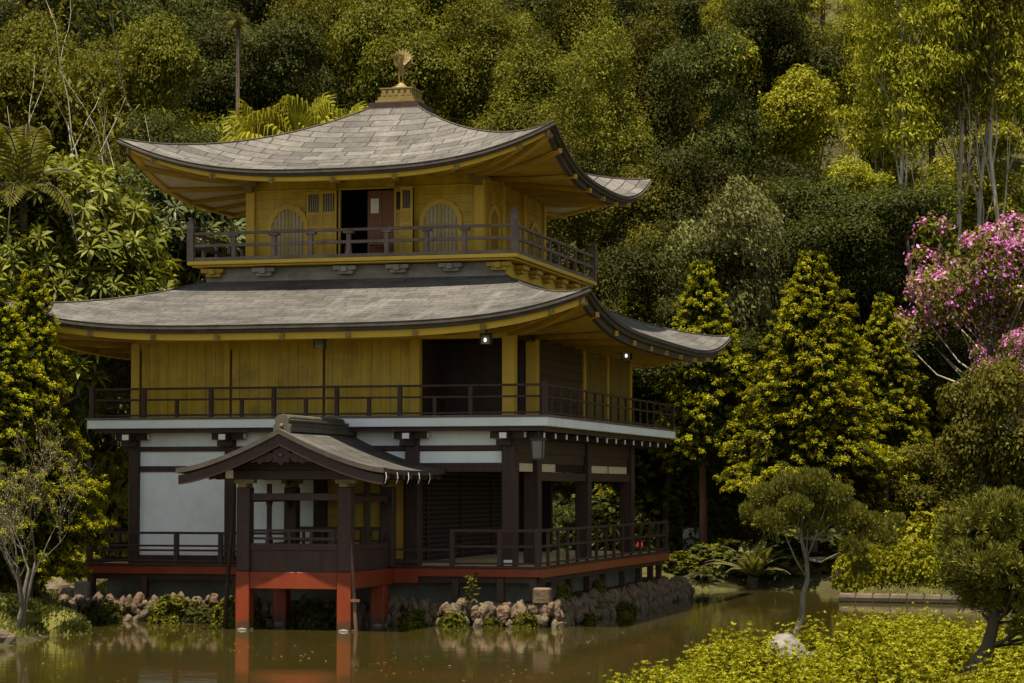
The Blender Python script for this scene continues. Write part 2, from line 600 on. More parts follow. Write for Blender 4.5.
def ss(a, b_, x):
    t = np.clip((x - a) / (b_ - a), 0, 1)
    return t * t * (3 - 2 * t)


def ground(l, d, sd=None):
    l, d = np.asarray(l, float), np.asarray(d, float)
    if sd is None:
        sd = pond_sd(l, d)
    z = -.9 + .9 * ss(-1.6, 0, sd) + .5 * ss(0, .9, sd)
    z = z + .45 * ss(1, 7, sd)
    z = z - .45 * ss(1, 6, sd) * (1 - ss(36, 44, d)) * ss(14, 22, d)
    hill = np.maximum(0, d - 84)
    z = z + ss(0, 3, sd) * (.50 * hill - .0003 * hill ** 2) * (1 - ss(160, 420, d) * .4)
    z = z + ss(.5, 4, sd) * (.12 * np.sin(l * 1.1 + d * .6) + .1 * np.sin(l * .5 - d * .9 + 1))
    return z


def gz(l, d):
    return float(ground(np.array([l]), np.array([d]))[0])


ls = np.concatenate([np.linspace(-400, -50, 15)[:-1], np.arange(-50, -20, 1.5), np.arange(-20, 22, .5), np.arange(22, 50, 1.5), np.linspace(50, 400, 15)])
ds = np.concatenate([np.linspace(-250, -6, 10)[:-1], np.arange(-6, 40, 1.0), np.arange(40, 84, .5), np.arange(84, 160, 2.0), np.linspace(160, 450, 18)])
LL, DD = np.meshgrid(ls, ds, indexing='ij')
ZZ = ground(LL, DD)
XX = CAM[0] + RT[0] * LL + FW[0] * DD
YY = CAM[1] + RT[1] * LL + FW[1] * DD
g = MB()
g.grid(np.stack([XX, YY, ZZ], -1), flip=True)
tag(g.build('ground', 'earth', smooth=True), kind='structure')

w = MB()
pts = [W(l, d) for l, d in ((-32, 8), (32, 8), (32, 80), (-32, 80))]
nn = 2
w.add([(x, y, 0) for x, y in pts], [(0, 1, 2, 3)])
tag(w.build('pond_water', 'pond_water'), kind='structure')

# ------------------------------------------------------------------ pavilion
PX, PY = -5.8, 7.4
pav = empty('pavilion', (PX, PY, 0), 0,
            'three-storey golden Japanese pavilion with curved shingle roofs beside the pond', 'pavilion')
P_ = pav


def bx(name, mat, parent, *b, bevel=.008):
    o = MB().box(*b)
    return o.build(name, mat, parent, bevel=bevel)


# --- deck
dk = MB()
nb = 40
for i in range(nb):
    y0 = .06 + i * (15.1 / nb)
    dk.box(-11.6, -.06, y0, y0 + 15.1 / nb - .012, 1.26, 1.345 + .003 * (i % 2))
deck = dk.build('deck', 'plank_floor', P_)
bx('front_fascia', 'red_paint', deck, -11.65, 0, 0, .06, 1.12, 1.32)
bx('side_fascia', 'red_brown', deck, -.058, .002, .062, 15.2, 1.10, 1.32)
bx('side_fascia', 'red_brown', deck, -11.655, -11.6, .062, 15.2, 1.10, 1.32)
tr = MB()
tr.box(-11.68, .03, -.03, .09, 1.322, 1.375)
tr.box(-.09, .03, .092, 15.22, 1.322, 1.375)
tr.box(-11.68, -11.56, .092, 15.22, 1.322, 1.375)
tr.build('deck_edge', 'dark_wood', deck, bevel=.008)
jb = MB()
jb.box(-11.5, -.15, .12, .28, .98, 1.11)
jb.box(-.3, -.12, .29, 15.1, .97, 1.09)
jb.build('deck_beam', 'dark_wood', deck)
for x in (-11.4, -10.0, -7.6, -2.1, -1.0, -.22):
    bx('deck_post', 'dark_wood', deck, x - .085, x + .085, .05, .22, .55, 1.10)
for y in (1.6, 3.6, 5.5, 7.3, 9.7, 11.8, 13.4, 14.6):
    bx('deck_post', 'dark_wood', deck, -.28, -.12, y - .08, y + .08, .55, 1.0)
fw_ = MB()
fw_.box(-11.3, -.75, .85, 1.0, .2, 1.24)
fw_.box(-.9, -.75, 1.01, 14.9, .2, 1.24)
fw_.box(-11.3, -11.15, 1.01, 14.9, .2, 1.24)
fw_.build('foundation_wall', 'concrete', P_)


def railing(name, segs, rails, posts, mat, w=.07, corner=()):
    """segs: list of (a, b) ground lines; rails: [(z, w, h)]; posts: [(x, y, ztop, w)]"""
    mb = MB()
    for (ax, ay), (bx_, by) in segs:
        for z, rw, rh in rails:
            mb.bar((ax, ay, z), (bx_, by, z), rw, rh)
    rl = mb.build(name, mat, P_, bevel=.006)
    for x, y, z0, z1, pw in posts:
        MB().box(x - pw / 2, x + pw / 2, y - pw / 2, y + pw / 2, z0, z1).build('post', mat, rl, bevel=.008)
    return rl


# deck railings: left front, right front with side
railing('deck_railing', [((-11.5, .1), (-6.4, .1)), ((-11.5, .1), (-11.5, 15.0))],
        [(2.11, .075, .06), (1.80, .05, .05), (1.69, .05, .05), (1.43, .07, .05)],
        [(-11.45, .1, 1.37, 2.16, .13), (-9.16, .1, 1.37, 2.08, .11), (-8.01, .1, 1.37, 2.08, .11)] +
        [(-11.5, y, 1.37, 2.08, .1) for y in (1.9, 3.7, 5.5, 7.3, 9.1, 10.9, 12.7, 15.0)], 'dark_wood')
ys = [1.06, 2.05, 3.01, 4.05, 5.1, 6.15, 7.2, 8.2, 9.25, 10.35, 11.54, 12.8, 14.0]
railing('deck_railing', [((-2.22, .1), (-.1, .1)), ((-.1, .1), (-.1, 15.15))],
        [(2.20, .085, .07), (1.83, .06, .06), (1.43, .07, .05)],
        [(-2.18, .1, 1.37, 2.19, .11), (-1.02, .1, 1.37, 2.19, .11), (-.1, .1, 1.37, 2.26, .13), (-.1, 15.15, 1.37, 2.26, .13)] +
        [(-.1, y, 1.37, 2.17, .075) for y in ys], 'dark_wood')
rl = MB()
for z in (1.75, 1.47):
    rl.bar((-3.8, .1, z), (-2.24, .1, z), .06, .06)
rl.build('low_rail', 'dark_wood', P_)

# --- first storey columns and walls
for x in (-10.62, -8.08, -5.77, -3.4, -1.0):
    pw = .34 if x in (-3.4, -1.0) else .28
    c = MB().box(x - pw / 2, x + pw / 2, .95 - pw / 2, .95 + pw / 2, 1.35, 4.52)
    c.build('column', 'dark_wood', P_, bevel=.02)
for x, y in ((-1.0, 3.1), (-1.0, 8.5), (-1.0, 14.0), (-10.62, 14.0), (-10.62, 7.4)):
    MB().box(x - .19, x + .19, y - .19, y + .19, 1.35, 4.52).build('column', 'dark_wood', P_, bevel=.02)
foot = MB().box(-1.1, -.9, .74, .772, 1.37, 1.5)
foot.build('column_plate', 'white_tip', P_)
# white wall bays, left
wl = MB()
for x0, x1 in ((-10.48, -8.22), (-7.94, -5.91)):
    wl.box(x0, x1, .90, 1.0, 1.55, 3.60)
    wl.box(x0, x1, .90, 1.0, 3.74, 4.10)
    wl.box(x0, x1, .90, 1.0, 4.22, 4.56)
for x0, x1 in ((-5.63, -3.57), (-3.23, -1.17)):
    wl.box(x0, x1, .90, 1.0, 3.80, 4.08)
    wl.box(x0, x1, .90, 1.0, 4.20, 4.56)
wl.build('white_wall', 'white_plaster', P_)
be = MB()
be.box(-10.9, -.8, .84, 1.06, 4.10, 4.22)
for x0, x1 in ((-10.48, -8.22), (-7.94, -5.91)):
    be.box(x0, x1, .85, 1.05, 3.60, 3.74)
    be.box(x0, x1, .85, 1.05, 1.35, 1.55)
be.box(-5.63, -.8, .83, 1.07, 3.58, 3.80)
be.box(-11.2, -.3, .82, 1.08, 4.56, 4.66)
be.build('tie_beam', 'dark_wood', P_, bevel=.008)
# olive doors behind the porch
dd = MB()
dd.box(-5.63, -3.57, .92, .99, 1.5, 3.58)
dr = dd.build('sliding_door', 'gold_boards', P_)
d2 = MB()
for x in (-5.60, -4.98, -4.6, -4.2, -3.60):
    d2.box(x - .03, x + .03, .885, .917, 1.5, 3.58)
d2.box(-5.63, -3.57, .875, .917, 1.36, 1.50)
d2.build('door_frame', 'dark_wood', dr)
# slatted wall along the open right-hand bay
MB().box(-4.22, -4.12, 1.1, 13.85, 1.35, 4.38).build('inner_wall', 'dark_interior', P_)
sl = MB()
for i in range(24):
    z = 1.48 + i * .122
    sl.bar((-4.085, 1.12, z), (-4.085, 13.8, z), .05, .06)
for y in (1.2, 4.2, 7.3, 10.4, 13.7):
    sl.box(-4.117, -4.03, y - .06, y + .06, 1.35, 4.38)
sl.build('slatted_wall', 'dark_wood', P_)
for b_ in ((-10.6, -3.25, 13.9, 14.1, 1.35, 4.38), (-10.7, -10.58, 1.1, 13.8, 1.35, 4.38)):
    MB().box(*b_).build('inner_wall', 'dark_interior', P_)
hb = MB()
hb.box(-1.1, -.9, 1.13, 13.8, 4.05, 4.5)
hb.box(-1.12, -.88, 3.31, 13.8, 3.38, 3.58)
hb.build('side_beam', 'dark_wood', P_)
for y0, y1 in ((1.2, 2.9), (3.31, 5.2), (9.0, 11.2), (11.4, 13.7)):
    MB().box(-1.05, -.95, y0, y1, 3.60, 3.80).build('upper_panel', 'pale_soffit', P_)
MB().box(-1.07, -.93, 1.2, 13.7, 3.803, 4.045).build('side_beam', 'dark_wood', P_)
lv = MB()
for y in np.arange(5.4, 8.2, .16):
    lv.box(-1.04, -.96, y, y + .05, 3.60, 3.80)
lv.build('transom_lattice', 'dark_wood', P_)
bx('ceiling', 'dark_wood', P_, -10.5, -1.1, 1.1, 13.8, 4.40, 4.5)

# brackets with white tips under the second-storey balcony
for x in (-10.62, -8.08, -5.77, -3.4, -1.0):
    b_ = MB()
    b_.box(x - .42, x + .42, .66, .82, 4.38, 4.54, 0)
    b_.box(x - .10, x + .10, .30, .80, 4.36, 4.52, 0)
    b_.box(x - .26, x + .10, .62, .80, 4.22, 4.36, 0)
    for dx in (-.44, .42):
        b_.box(x + dx, x + dx + .02, .67, .81, 4.395, 4.525, 1)
    b_.box(x - .085, x + .085, .285, .30, 4.375, 4.505, 1)
    b_.box(x - .28, x - .26, .64, .78, 4.235, 4.345, 1)
    b_.build('bracket', ['dark_wood', 'white_tip'], P_)
for y in np.arange(1.0, 15.6, 1.12):
    b_ = MB()
    b_.box(-.98, -.18, y - .07, y + .07, 4.38, 4.52, 0)
    b_.box(-.18, -.165, y - .06, y + .06, 4.39, 4.51, 1)
    b_.build('joist', ['dark_wood', 'white_tip'], P_)

# --- second storey
slab = MB()
slab.box(-11.66, .07, .32, 15.85, 4.66, 4.875)
sb = slab.build('balcony_slab', 'white_band', P_, bevel=.01)
eb = MB()
eb.box(-11.5, -.09, .44, .60, 4.55, 4.655)
eb.box(-.25, -.09, .61, 15.7, 4.54, 4.655)
eb.build('edge_beam', 'dark_wood', sb)
et = MB()
et.box(-11.7, .10, .28, .46, 4.878, 4.925)
et.box(-.06, .10, .462, 15.88, 4.878, 4.925)
et.box(-11.7, -11.54, .462, 15.88, 4.878, 4.925)
et.build('edge_trim', 'rail_wood', sb)
fl = MB().box(-11.5, -.07, .47, 15.8, 4.88, 4.905)
fl.build('balcony_floor', 'dark_wood', sb)
xs = [-10.16, -8.4, -6.77, -5.16, -3.57, -1.81]
xm = [-9.3, -7.6, -5.95, -4.35, -2.7]
yy = [1.0 + i * .92 for i in range(16)]
railing('balcony_railing', [((-11.55, .38), (0, .38)), ((0, .38), (0, 15.7)), ((-11.55, .38), (-11.55, 15.7))],
        [(5.63, .065, .055), (5.36, .05, .05), (4.98, .05, .045)],
        [(x, .38, 4.925, 5.66, .10) for x in xs] + [(x, .38, 4.925, 5.35, .085) for x in xm] +
        [(-11.55, .38, 4.925, 5.72, .12), (0, .38, 4.925, 5.72, .12), (0, 15.7, 4.925, 5.72, .12)] +
        [(0, y, 4.925, 5.62, .06) for y in yy], 'dark_wood')
# walls
pn = [(-10.52, -8.26), (-8.12, -5.84), (-5.70, -3.48)]
for x0, x1 in pn:
    q = MB()
    nbd = 9
    for i in range(nbd):
        a = x0 + (x1 - x0) * i / nbd
        q.box(a, x0 + (x1 - x0) * (i + 1) / nbd - .006, .905 + .004 * (i % 2), .96, 4.9, 6.775)
    q.build('wall_panel', 'gold_paint', P_)
for x in (-10.62, -8.19, -5.77):
    pw = .15 if x > -10 else .22
    MB().box(x - pw / 2, x + pw / 2, .84, 1.0, 4.9, 6.78).build('wall_post', 'gold_trim', P_, bevel=.008)
for x in (-8.09, -5.67, -10.49):
    MB().box(x - .02, x + .02, .89, .902, 4.93, 6.6).build('panel_joint', 'dark_wood', P_)
bx('wall_post', 'gold_trim', P_, -3.47, -3.23, .83, 1.07, 4.9, 6.78)
bx('wall_post', 'gold_trim', P_, -1.16, -.86, .80, 1.10, 4.9, 6.95)
bx('wall_post', 'gold_trim', P_, -1.14, -.86, 2.95, 3.23, 4.9, 6.95)
bx('wall_plate', 'gold_trim', P_, -10.7, -.84, .86, 1.04, 6.78, 6.98)
wi = MB()
wi.box(-3.3, -1.15, 3.12, 3.22, 4.9, 6.95)
for x in (-3.2, -2.75, -2.3, -1.85, -1.4):
    wi.box(x - .035, x + .035, 3.08, 3.12, 4.9, 6.95)
for z in (5.6, 6.2, 6.6):
    wi.box(-3.3, -1.15, 3.09, 3.118, z - .03, z + .03)
wi.box(-3.4, -3.3, 1.1, 3.2, 4.9, 6.78)
wi.build('recess_wall', 'dark_wood', P_)
bx('recess_ceiling', 'dark_wood', P_, -3.4, -.9, 1.05, 3.2, 6.8, 6.9)
sw = MB()
for i in range(9):
    sw.box(-1.06, -.98 + .006 * (i % 2), 3.25, 8.3, 4.9 + i * .225, 4.9 + i * .225 + .215)
sw.build('side_boards', 'dark_wood', P_)
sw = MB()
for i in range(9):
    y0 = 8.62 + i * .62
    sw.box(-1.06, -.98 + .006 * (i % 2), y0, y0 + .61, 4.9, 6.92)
sw.build('side_panel', 'shaded_gold', P_)
for y in (8.46, 11.3, 14.3):
    bx('wall_post', 'gold_trim', P_, -1.13, -.93, y - .13, y + .13, 4.9, 6.95)
bx('side_plate', 'gold_boards', P_, -1.09, -.95, 3.25, 14.2, 6.93, 7.05)
bw_ = MB()
bw_.box(-10.7, -10.55, 1.02, 14.4, 4.9, 6.95)
bw_.box(-10.5, -1.2, 14.3, 14.42, 4.9, 6.95)
bw_.build('rear_wall', 'gold_boards', P_)


# --- curved roofs
def roof(name, ox, oy, ix, iy, ze, zc, zt, p, wallx, wally, zw, mat, edge_t=.18, facia=.16, conc=1.4, nr=9, soffit='pale_soffit', cx=PX, cy=PY):
    """ox, oy: eave half sizes; ix, iy: inner half sizes; ze/zc/zt: eave middle, corner, top heights"""
    nu, nv = 49, 17
    U = np.linspace(-1, 1, nu)
    U = np.sign(U) * np.abs(U) ** .85
    V = np.linspace(0, 1, nv)

    def surf(side, u, v, dz=0, inset=0, inner=None, z_in=None, g_=None):
        ix_, iy_ = inner if inner else (ix, iy)
        if side in (0, 2):
            a0, b0, a1, b1 = ox - inset, oy - inset, ix_, iy_
        else:
            a0, b0, a1, b1 = oy - inset, ox - inset, iy_, ix_
        along = u * (a0 + (a1 - a0) * v)
        out = b0 + (b1 - b0) * v
        lift = (zc - ze) * np.abs(u) ** p * (1 - v) ** 1.6
        top = zt if z_in is None else z_in
        z = ze + dz + (top - ze - dz) * (v ** conc if g_ is None else v ** g_) + lift
        if side == 0:
            return cx + along, cy - out, z
        if side == 1:
            return cx + out, cy + along, z
        if side == 2:
            return cx - along, cy + out, z
        return cx - out, cy - along, z

    mb = MB()
    for sd_ in range(4):
        UU, VV = np.meshgrid(U, V, indexing='ij')
        X, Y, Z = surf(sd_, UU, VV)
        P = np.stack([X, Y, Z], -1)
        a0 = ox if sd_ in (0, 2) else oy
        a1 = ix if sd_ in (0, 2) else iy
        b0, b1 = (oy, iy) if sd_ in (0, 2) else (ox, ix)
        run = math.hypot(b0 - b1, zt - ze)
        uvm = np.stack([UU * (a0 + (a1 - a0) * VV) + 40 + sd_ * 3.3, VV * run + 20], -1)
        mb.grid(P, uvm, mi=0)
        # thick dark edge
        X2, Y2, Z2 = surf(sd_, U, np.zeros(nu), -edge_t, .05)
        E0 = np.stack([P[:, 0], np.stack([X2, Y2, Z2], -1)], 1)
        mb.grid(E0, mi=1, flip=True)
        X3, Y3, Z3 = surf(sd_, U, np.zeros(nu), -edge_t, .22)
        mb.grid(np.stack([np.stack([X2, Y2, Z2], -1), np.stack([X3, Y3, Z3], -1)], 1), mi=1, flip=True)
    root = mb.build(name, [mat, 'roof_edge'], P_, smooth=True)
    # second edge lip
    lp = MB()
    for sd_ in range(4):
        a = np.stack(surf(sd_, U, np.zeros(nu), -.052, -.03), -1)
        b2 = np.stack(surf(sd_, U, np.zeros(nu), -.10, -.03), -1)
        c2 = np.stack(surf(sd_, U, np.zeros(nu), -.10, .04), -1)
        d2_ = np.stack(surf(sd_, U, np.zeros(nu), -.052, .04), -1)
        lp.grid(np.stack([d2_, a, b2, c2], 1), flip=True)
    lp.build('edge_lip', 'roof_edge', root)
    # golden board below the edge
    fb = MB()
    for sd_ in range(4):
        a = np.stack(surf(sd_, U, np.zeros(nu), -edge_t - .004, .14), -1)
        b2 = np.stack(surf(sd_, U, np.zeros(nu), -edge_t - facia, .16), -1)
        c2 = np.stack(surf(sd_, U, np.zeros(nu), -edge_t - facia, .30), -1)
        d2_ = np.stack(surf(sd_, U, np.zeros(nu), -edge_t - .004, .30), -1)
        fb.grid(np.stack([a, b2, c2, d2_], 1), flip=True, mi=1 if sd_ == 1 else 0)
    fb.build('eave_board', ['gold_trim', 'roof_edge'], root)
    # soffit
    sf = MB()
    inn = (wallx, wally)
    for sd_ in range(4):
        UU, VV = np.meshgrid(U, np.linspace(0, 1, 7), indexing='ij')
        X, Y, Z = surf(sd_, UU, VV, -edge_t - .03, .2, inn, zw, 1.0)
        sf.grid(np.stack([X, Y, Z], -1), flip=True, mi=0 if sd_ in (2, 3) else 1)
    sf.build('soffit', [soffit, 'gold_boards'], root, smooth=True)
    # rafters with pale ends
    for sd_ in range(4):
        for k in range(nr):
            u0 = -1 + 2 * (k + .5) / nr
            pts = []
            for v in (0.0, .2, .45, .7, 1.0):
                x, y, z = surf(sd_, np.array(u0), np.array(v), -edge_t - .06, .12, inn, zw - .03, 1.0)
                # straight rafters: keep the along coordinate of the eave where it meets the wall zone
                pts.append((float(x), float(y), float(z) - .04))
            rb = MB()
            for a, b2 in zip(pts[:-1], pts[1:]):
                rb.bar(a, b2, .09, .11, 0)
            a = Vector(pts[0]); d_ = (a - Vector(pts[1])).normalized()
            rb.bar(a, a + d_ * .06, .10, .12, 0 if sd_ == 1 else 1)
            rb.build('rafter', ['gold_boards', 'aged_gold'], root)
    # hip rafters and hip ridges
    for sx, sy in ((1, -1), (1, 1), (-1, -1), (-1, 1)):
        pts = []
        for v in np.linspace(0, 1, 7):
            x = cx + sx * ((ox - .25) + (wallx - ox + .25) * v)
            y = cy + sy * ((oy - .25) + (wally - oy + .25) * v)
            z = (ze - edge_t - .12) + (zw - ze + edge_t + .05) * v + (zc - ze) * (1 - v) ** 1.6
            pts.append((x, y, z))
        hb_ = MB()
        for a, b2 in zip(pts[:-1], pts[1:]):
            hb_.bar(a, b2, .16, .18, 0)
        a = Vector(pts[0]); d_ = (a - Vector(pts[1])).normalized()
        hb_.bar(a, a + d_ * .10, .19, .21, 1)
        hb_.build('hip_rafter', ['gold_boards', 'aged_gold'], root)
        hp = MB()
        pts = []
        for v in np.linspace(0.02, 1, 14):
            x = cx + sx * (ox + (ix - ox) * v)
            y = cy + sy * (oy + (iy - oy) * v)
            z = ze + (zt - ze) * v ** conc + (zc - ze) * (1 - v) ** 1.6 + .015
            pts.append((x, y, z))
        hp.tube(pts, .022, 6)
        hp.build('hip_ridge', 'roof_edge', root)
    return root


lower = roof('lower_roof', 7.4, 9.2, 4.05, 4.05, 7.02, 7.72, 8.50, 4.0, 4.85, 6.6, 6.98, 'roof_shingle', .19, .16, 1.25, 9, 'gold_boards')
upper = roof('upper_roof', 5.72, 5.72, .66, .66, 11.12, 12.08, 13.42, 2.9, 3.1, 3.35, 11.28, 'roof_slate', .17, .11, 1.45, 7)

# --- third storey
pl = MB()
pl.box(-9.85, -1.84, 3.55, 11.4, 8.25, 8.86)
pl.build('plinth', ['plinth'], P_)
bx('plinth_side', 'gold_trim', P_, -1.836, -1.80, 3.56, 11.4, 8.3, 8.86)
bs = MB()
bs.box(-10.2, -1.40, 3.08, 11.9, 8.93, 9.03)
bs.box(-10.1, -1.50, 3.18, 11.8, 8.88, 8.928)
b3 = bs.build('upper_balcony', 'gold_trim', P_, bevel=.01)
for x in (-9.6, -8.2, -6.0, -4.6, -3.2, -1.95):
    b_ = MB()
    b_.box(x - .30, x + .30, 3.30, 3.54, 8.74, 8.84)
    b_.box(x - .20, x + .20, 3.36, 3.54, 8.64, 8.738)
    b_.box(x - .07, x + .07, 3.24, 3.54, 8.70, 8.835)
    b_.build('bracket', 'plinth' if x < -1.99 and x > -9 else 'gold_boards', b3)
for y in (4.6, 6.0, 7.4, 8.8, 10.2):
    b_ = MB()
    b_.box(-1.79, -1.55, y - .3, y + .3, 8.74, 8.83)
    b_.box(-1.79, -1.62, y - .2, y + .2, 8.64, 8.738)
    b_.build('bracket', 'gold_boards', b3)
fx = [-8.94, -7.85, -6.85, -5.83, -4.82, -3.77, -2.77]
sy_ = [4.0, 4.9, 5.8, 6.75, 7.7, 8.65, 9.6, 10.6]
r3 = railing('upper_railing', [((-10.2, 3.16), (-1.4, 3.16)), ((-1.48, 3.1), (-1.48, 11.85)), ((-10.12, 3.1), (-10.12, 11.85))],
             [(9.74, .085, .07), (9.43, .07, .08), (9.08, .10, .09)],
             [(x, 3.16, 9.03, 9.70, .11) for x in fx] + [(-1.48, y, 9.03, 9.72, .07) for y in sy_] +
             [(-10.12, y, 9.03, 9.72, .09) for y in sy_], 'rail_wood')
for x, y in ((-10.12, 3.16), (-1.48, 3.16), (-1.48, 11.8)):
    c = MB().box(x - .085, x + .085, y - .085, y + .085, 9.03, 10.02)
    c.box(x - .1, x + .1, y - .1, y + .1, 9.86, 9.93)
    c.add([(x - .085, y - .085, 10.022), (x + .085, y - .085, 10.022), (x + .085, y + .085, 10.022), (x - .085, y + .085, 10.022), (x, y, 10.2)],
          [(0, 1, 4), (1, 2, 4), (2, 3, 4), (3, 0, 4)])
    c.build('corner_post', 'rail_wood', r3)
for x in fx:
    MB().box(x - .13, x + .13, 3.07, 3.25, 9.645, 9.70).build('post_cap', 'rail_wood', r3)
# walls
YW = 4.3
for x0, x1 in ((-8.78, -7.40), (-4.45, -2.82)):
    q = MB()
    for i in range(8):
        z0 = 9.03 + i * .24
        q.box(x0, x1, YW - .03 + .004 * (i % 2), YW + .05, z0, z0 + .235)
    q.build('wall_panel', 'gold_paint', P_)
bx('lintel_panel', 'gold_paint', P_, -8.78, -2.82, YW - .02, YW + .05, 10.96, 11.3)
bx('lintel', 'gold_trim', P_, -8.78, -2.82, YW - .06, YW + .04, 10.90, 10.955)
for x in (-8.9, -2.7):
    bx('wall_post', 'gold_trim', P_, x - .12, x + .12, YW - .13, YW + .11, 9.03, 11.3)
for x in (-8.9, -6.6, -5.0, -2.7):
    b_ = MB()
    b_.box(x - .24, x + .24, YW - .30, YW - .135, 11.05, 11.17)
    b_.box(x - .11, x + .11, YW - .30, YW - .135, 10.90, 11.048)
    b_.build('bracket', 'aged_gold' if x in (-8.9, -2.7) else 'gold_boards', P_)
sw = MB()
for i in range(9):
    z0 = 9.03 + i * .245
    sw.box(-2.78, -2.70 + .006 * (i % 2), 4.45, 10.7, z0, z0 + .24)
sw.build('side_wall', 'gold_boards', P_)
for y in (6.4, 8.6, 10.8):
    bx('wall_post', 'gold_trim', P_, -2.82, -2.62, y - .1, y + .1, 9.03, 11.3)
rw = MB()
rw.box(-8.95, -8.85, 4.42, 10.9, 9.03, 11.3)
rw.box(-8.84, -2.9, 10.8, 10.9, 9.03, 11.3)
rw.build('rear_wall', 'gold_boards', P_)
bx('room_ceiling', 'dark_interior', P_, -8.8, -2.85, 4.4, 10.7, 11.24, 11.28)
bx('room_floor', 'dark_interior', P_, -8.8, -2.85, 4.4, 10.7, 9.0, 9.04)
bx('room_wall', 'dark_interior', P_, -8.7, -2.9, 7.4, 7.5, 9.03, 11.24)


def cusped(cx_, w_, z0, z1):
    """outline of a bell-shaped katomado window, from bottom left round to bottom right"""
    h = z1 - z0
    left = [(-.5, 0), (-.5, .30), (-.49, .50), (-.50, .68), (-.44, .76), (-.42, .83), (-.34, .875), (-.29, .935), (-.18, .955), (-.10, .99), (0, 1)]
    pts = left + [(-x, z) for x, z in left[-2::-1]]
    return [(cx_ + x * w_, z0 + z * h) for x, z in pts]


def katomado(cx_, w_, z0, z1, plane, axis='x'):
    inn = cusped(cx_, w_, z0, z1)
    out = cusped(cx_, w_ + .22, z0 - .001, z1 + .13)
    mb = MB()
    n = len(inn)
    f = (lambda a, z, q: (a, plane - q, z)) if axis == 'x' else (lambda a, z, q: (plane + q, a, z))
    vs = [f(a, z, .07) for a, z in out] + [f(a, z, .07) for a, z in inn] + [f(a, z, .0) for a, z in out] + [f(a, z, .0) for a, z in inn]
    fs = []
    for i in range(n - 1):
        fs += [(i, i + 1, n + i + 1, n + i), (2 * n + i, 2 * n + i + 1, i + 1, i), (n + i, n + i + 1, 3 * n + i + 1, 3 * n + i)]
    mb.add(vs, fs)
    win = mb.build('window', 'gold_trim', P_)
    MB().prism(inn, lambda a, z: f(a, z, .034), lambda a, z: f(a, z, .016)).build('pane', 'lattice_paper', win)
    lt = MB()

    def ztop(a):
        t = abs(a - cx_) / w_
        zs = [(0, 1), (.10, .99), (.18, .955), (.29, .935), (.34, .875), (.42, .83), (.44, .76), (.5, .68)]
        for (t0, q0), (t1, q1) in zip(zs[:-1], zs[1:]):
            if t0 <= t <= t1:
                return z0 + (z1 - z0) * (q0 + (q1 - q0) * (t - t0) / (t1 - t0))
        return z0 + (z1 - z0) * .6
    nbars = 9
    for k in range(nbars):
        a = cx_ + w_ * (-.44 + .88 * k / (nbars - 1))
        wd = .032 if k == nbars // 2 else .013
        p0, p1 = f(a - wd, z0, .036), f(a + wd, ztop(a) - .01, .056)
        lt.box(min(p0[0], p1[0]), max(p0[0], p1[0]), min(p0[1], p1[1]), max(p0[1], p1[1]), p0[2], p1[2])
    for q in (.3, .6):
        z = z0 + (z1 - z0) * q
        p0, p1 = f(cx_ - w_ * .48, z - .011, .036), f(cx_ + w_ * .48, z + .011, .05)
        lt.box(min(p0[0], p1[0]), max(p0[0], p1[0]), min(p0[1], p1[1]), max(p0[1], p1[1]), p0[2], p1[2])
    lt.build('lattice', 'gold_boards', win)


katomado(-7.87, .90, 9.14, 10.44, YW - .03)
katomado(-3.72, .92, 9.14, 10.46, YW - .03)
katomado(5.5, .85, 9.18, 10.42, -2.70, 'y')
katomado(7.6, .85, 9.18, 10.42, -2.70, 'y')
katomado(9.7, .85, 9.18, 10.42, -2.70, 'y')


def panel_door(x0, x1, y, name='panel_door', mat='gold_trim', leaf='gold_paint'):
    f = MB()
    z0, z1 = 9.05, 10.89
    st = .055
    f.box(x0, x0 + st, y - .05, y, z0, z1)
    f.box(x1 - st, x1, y - .05, y, z0, z1)
    for a, b2 in ((z0, z0 + .09), (9.62, 9.70), (9.92, 9.98), (10.26, 10.34), (z1 - .08, z1)):
        f.box(x0 + st, x1 - st, y - .048, y - .002, a, b2)
    d = f.build(name, mat, P_)
    p = MB()
    p.box(x0 + st, x1 - st, y - .03, y - .014, z0 + .09, 10.26)
    p.build('panel', leaf, d)
    g2 = MB().box(x0 + st, x1 - st, y - .026, y - .016, 10.34, z1 - .08)
    g2.build('pane', 'lattice_paper', d)
    l2 = MB()
    for k in range(5):
        x = x0 + st + (x1 - x0 - 2 * st) * (k + .5) / 5
        l2.box(x - .012, x + .012, y - .04, y - .027, 10.34, z1 - .08)
    l2.build('lattice', 'dark_wood', d)


panel_door(-7.37, -6.97, YW - .02)
panel_door(-6.95, -6.52, YW - .08)
panel_door(-4.98, -4.74, YW + .0)
panel_door(-4.72, -4.40, YW - .28)
MB().box(-6.49, -6.44, YW - .06, YW + .02, 9.05, 10.9).build('jamb', 'gold_trim', P_)
bd = MB()
bd.box(-5.72, -5.0, YW + .05, YW + .10, 9.05, 10.86)
for x in (-5.70, -5.36, -5.02):
    bd.box(x - .02, x + .02, YW + .03, YW + .048, 9.05, 10.86)
bdoor = bd.build('open_door', 'brown_door', P_)
MB().box(-5.64, -5.42, YW + .03, YW + .046, 10.28, 10.66).build('notice', 'notice_paper', bdoor)

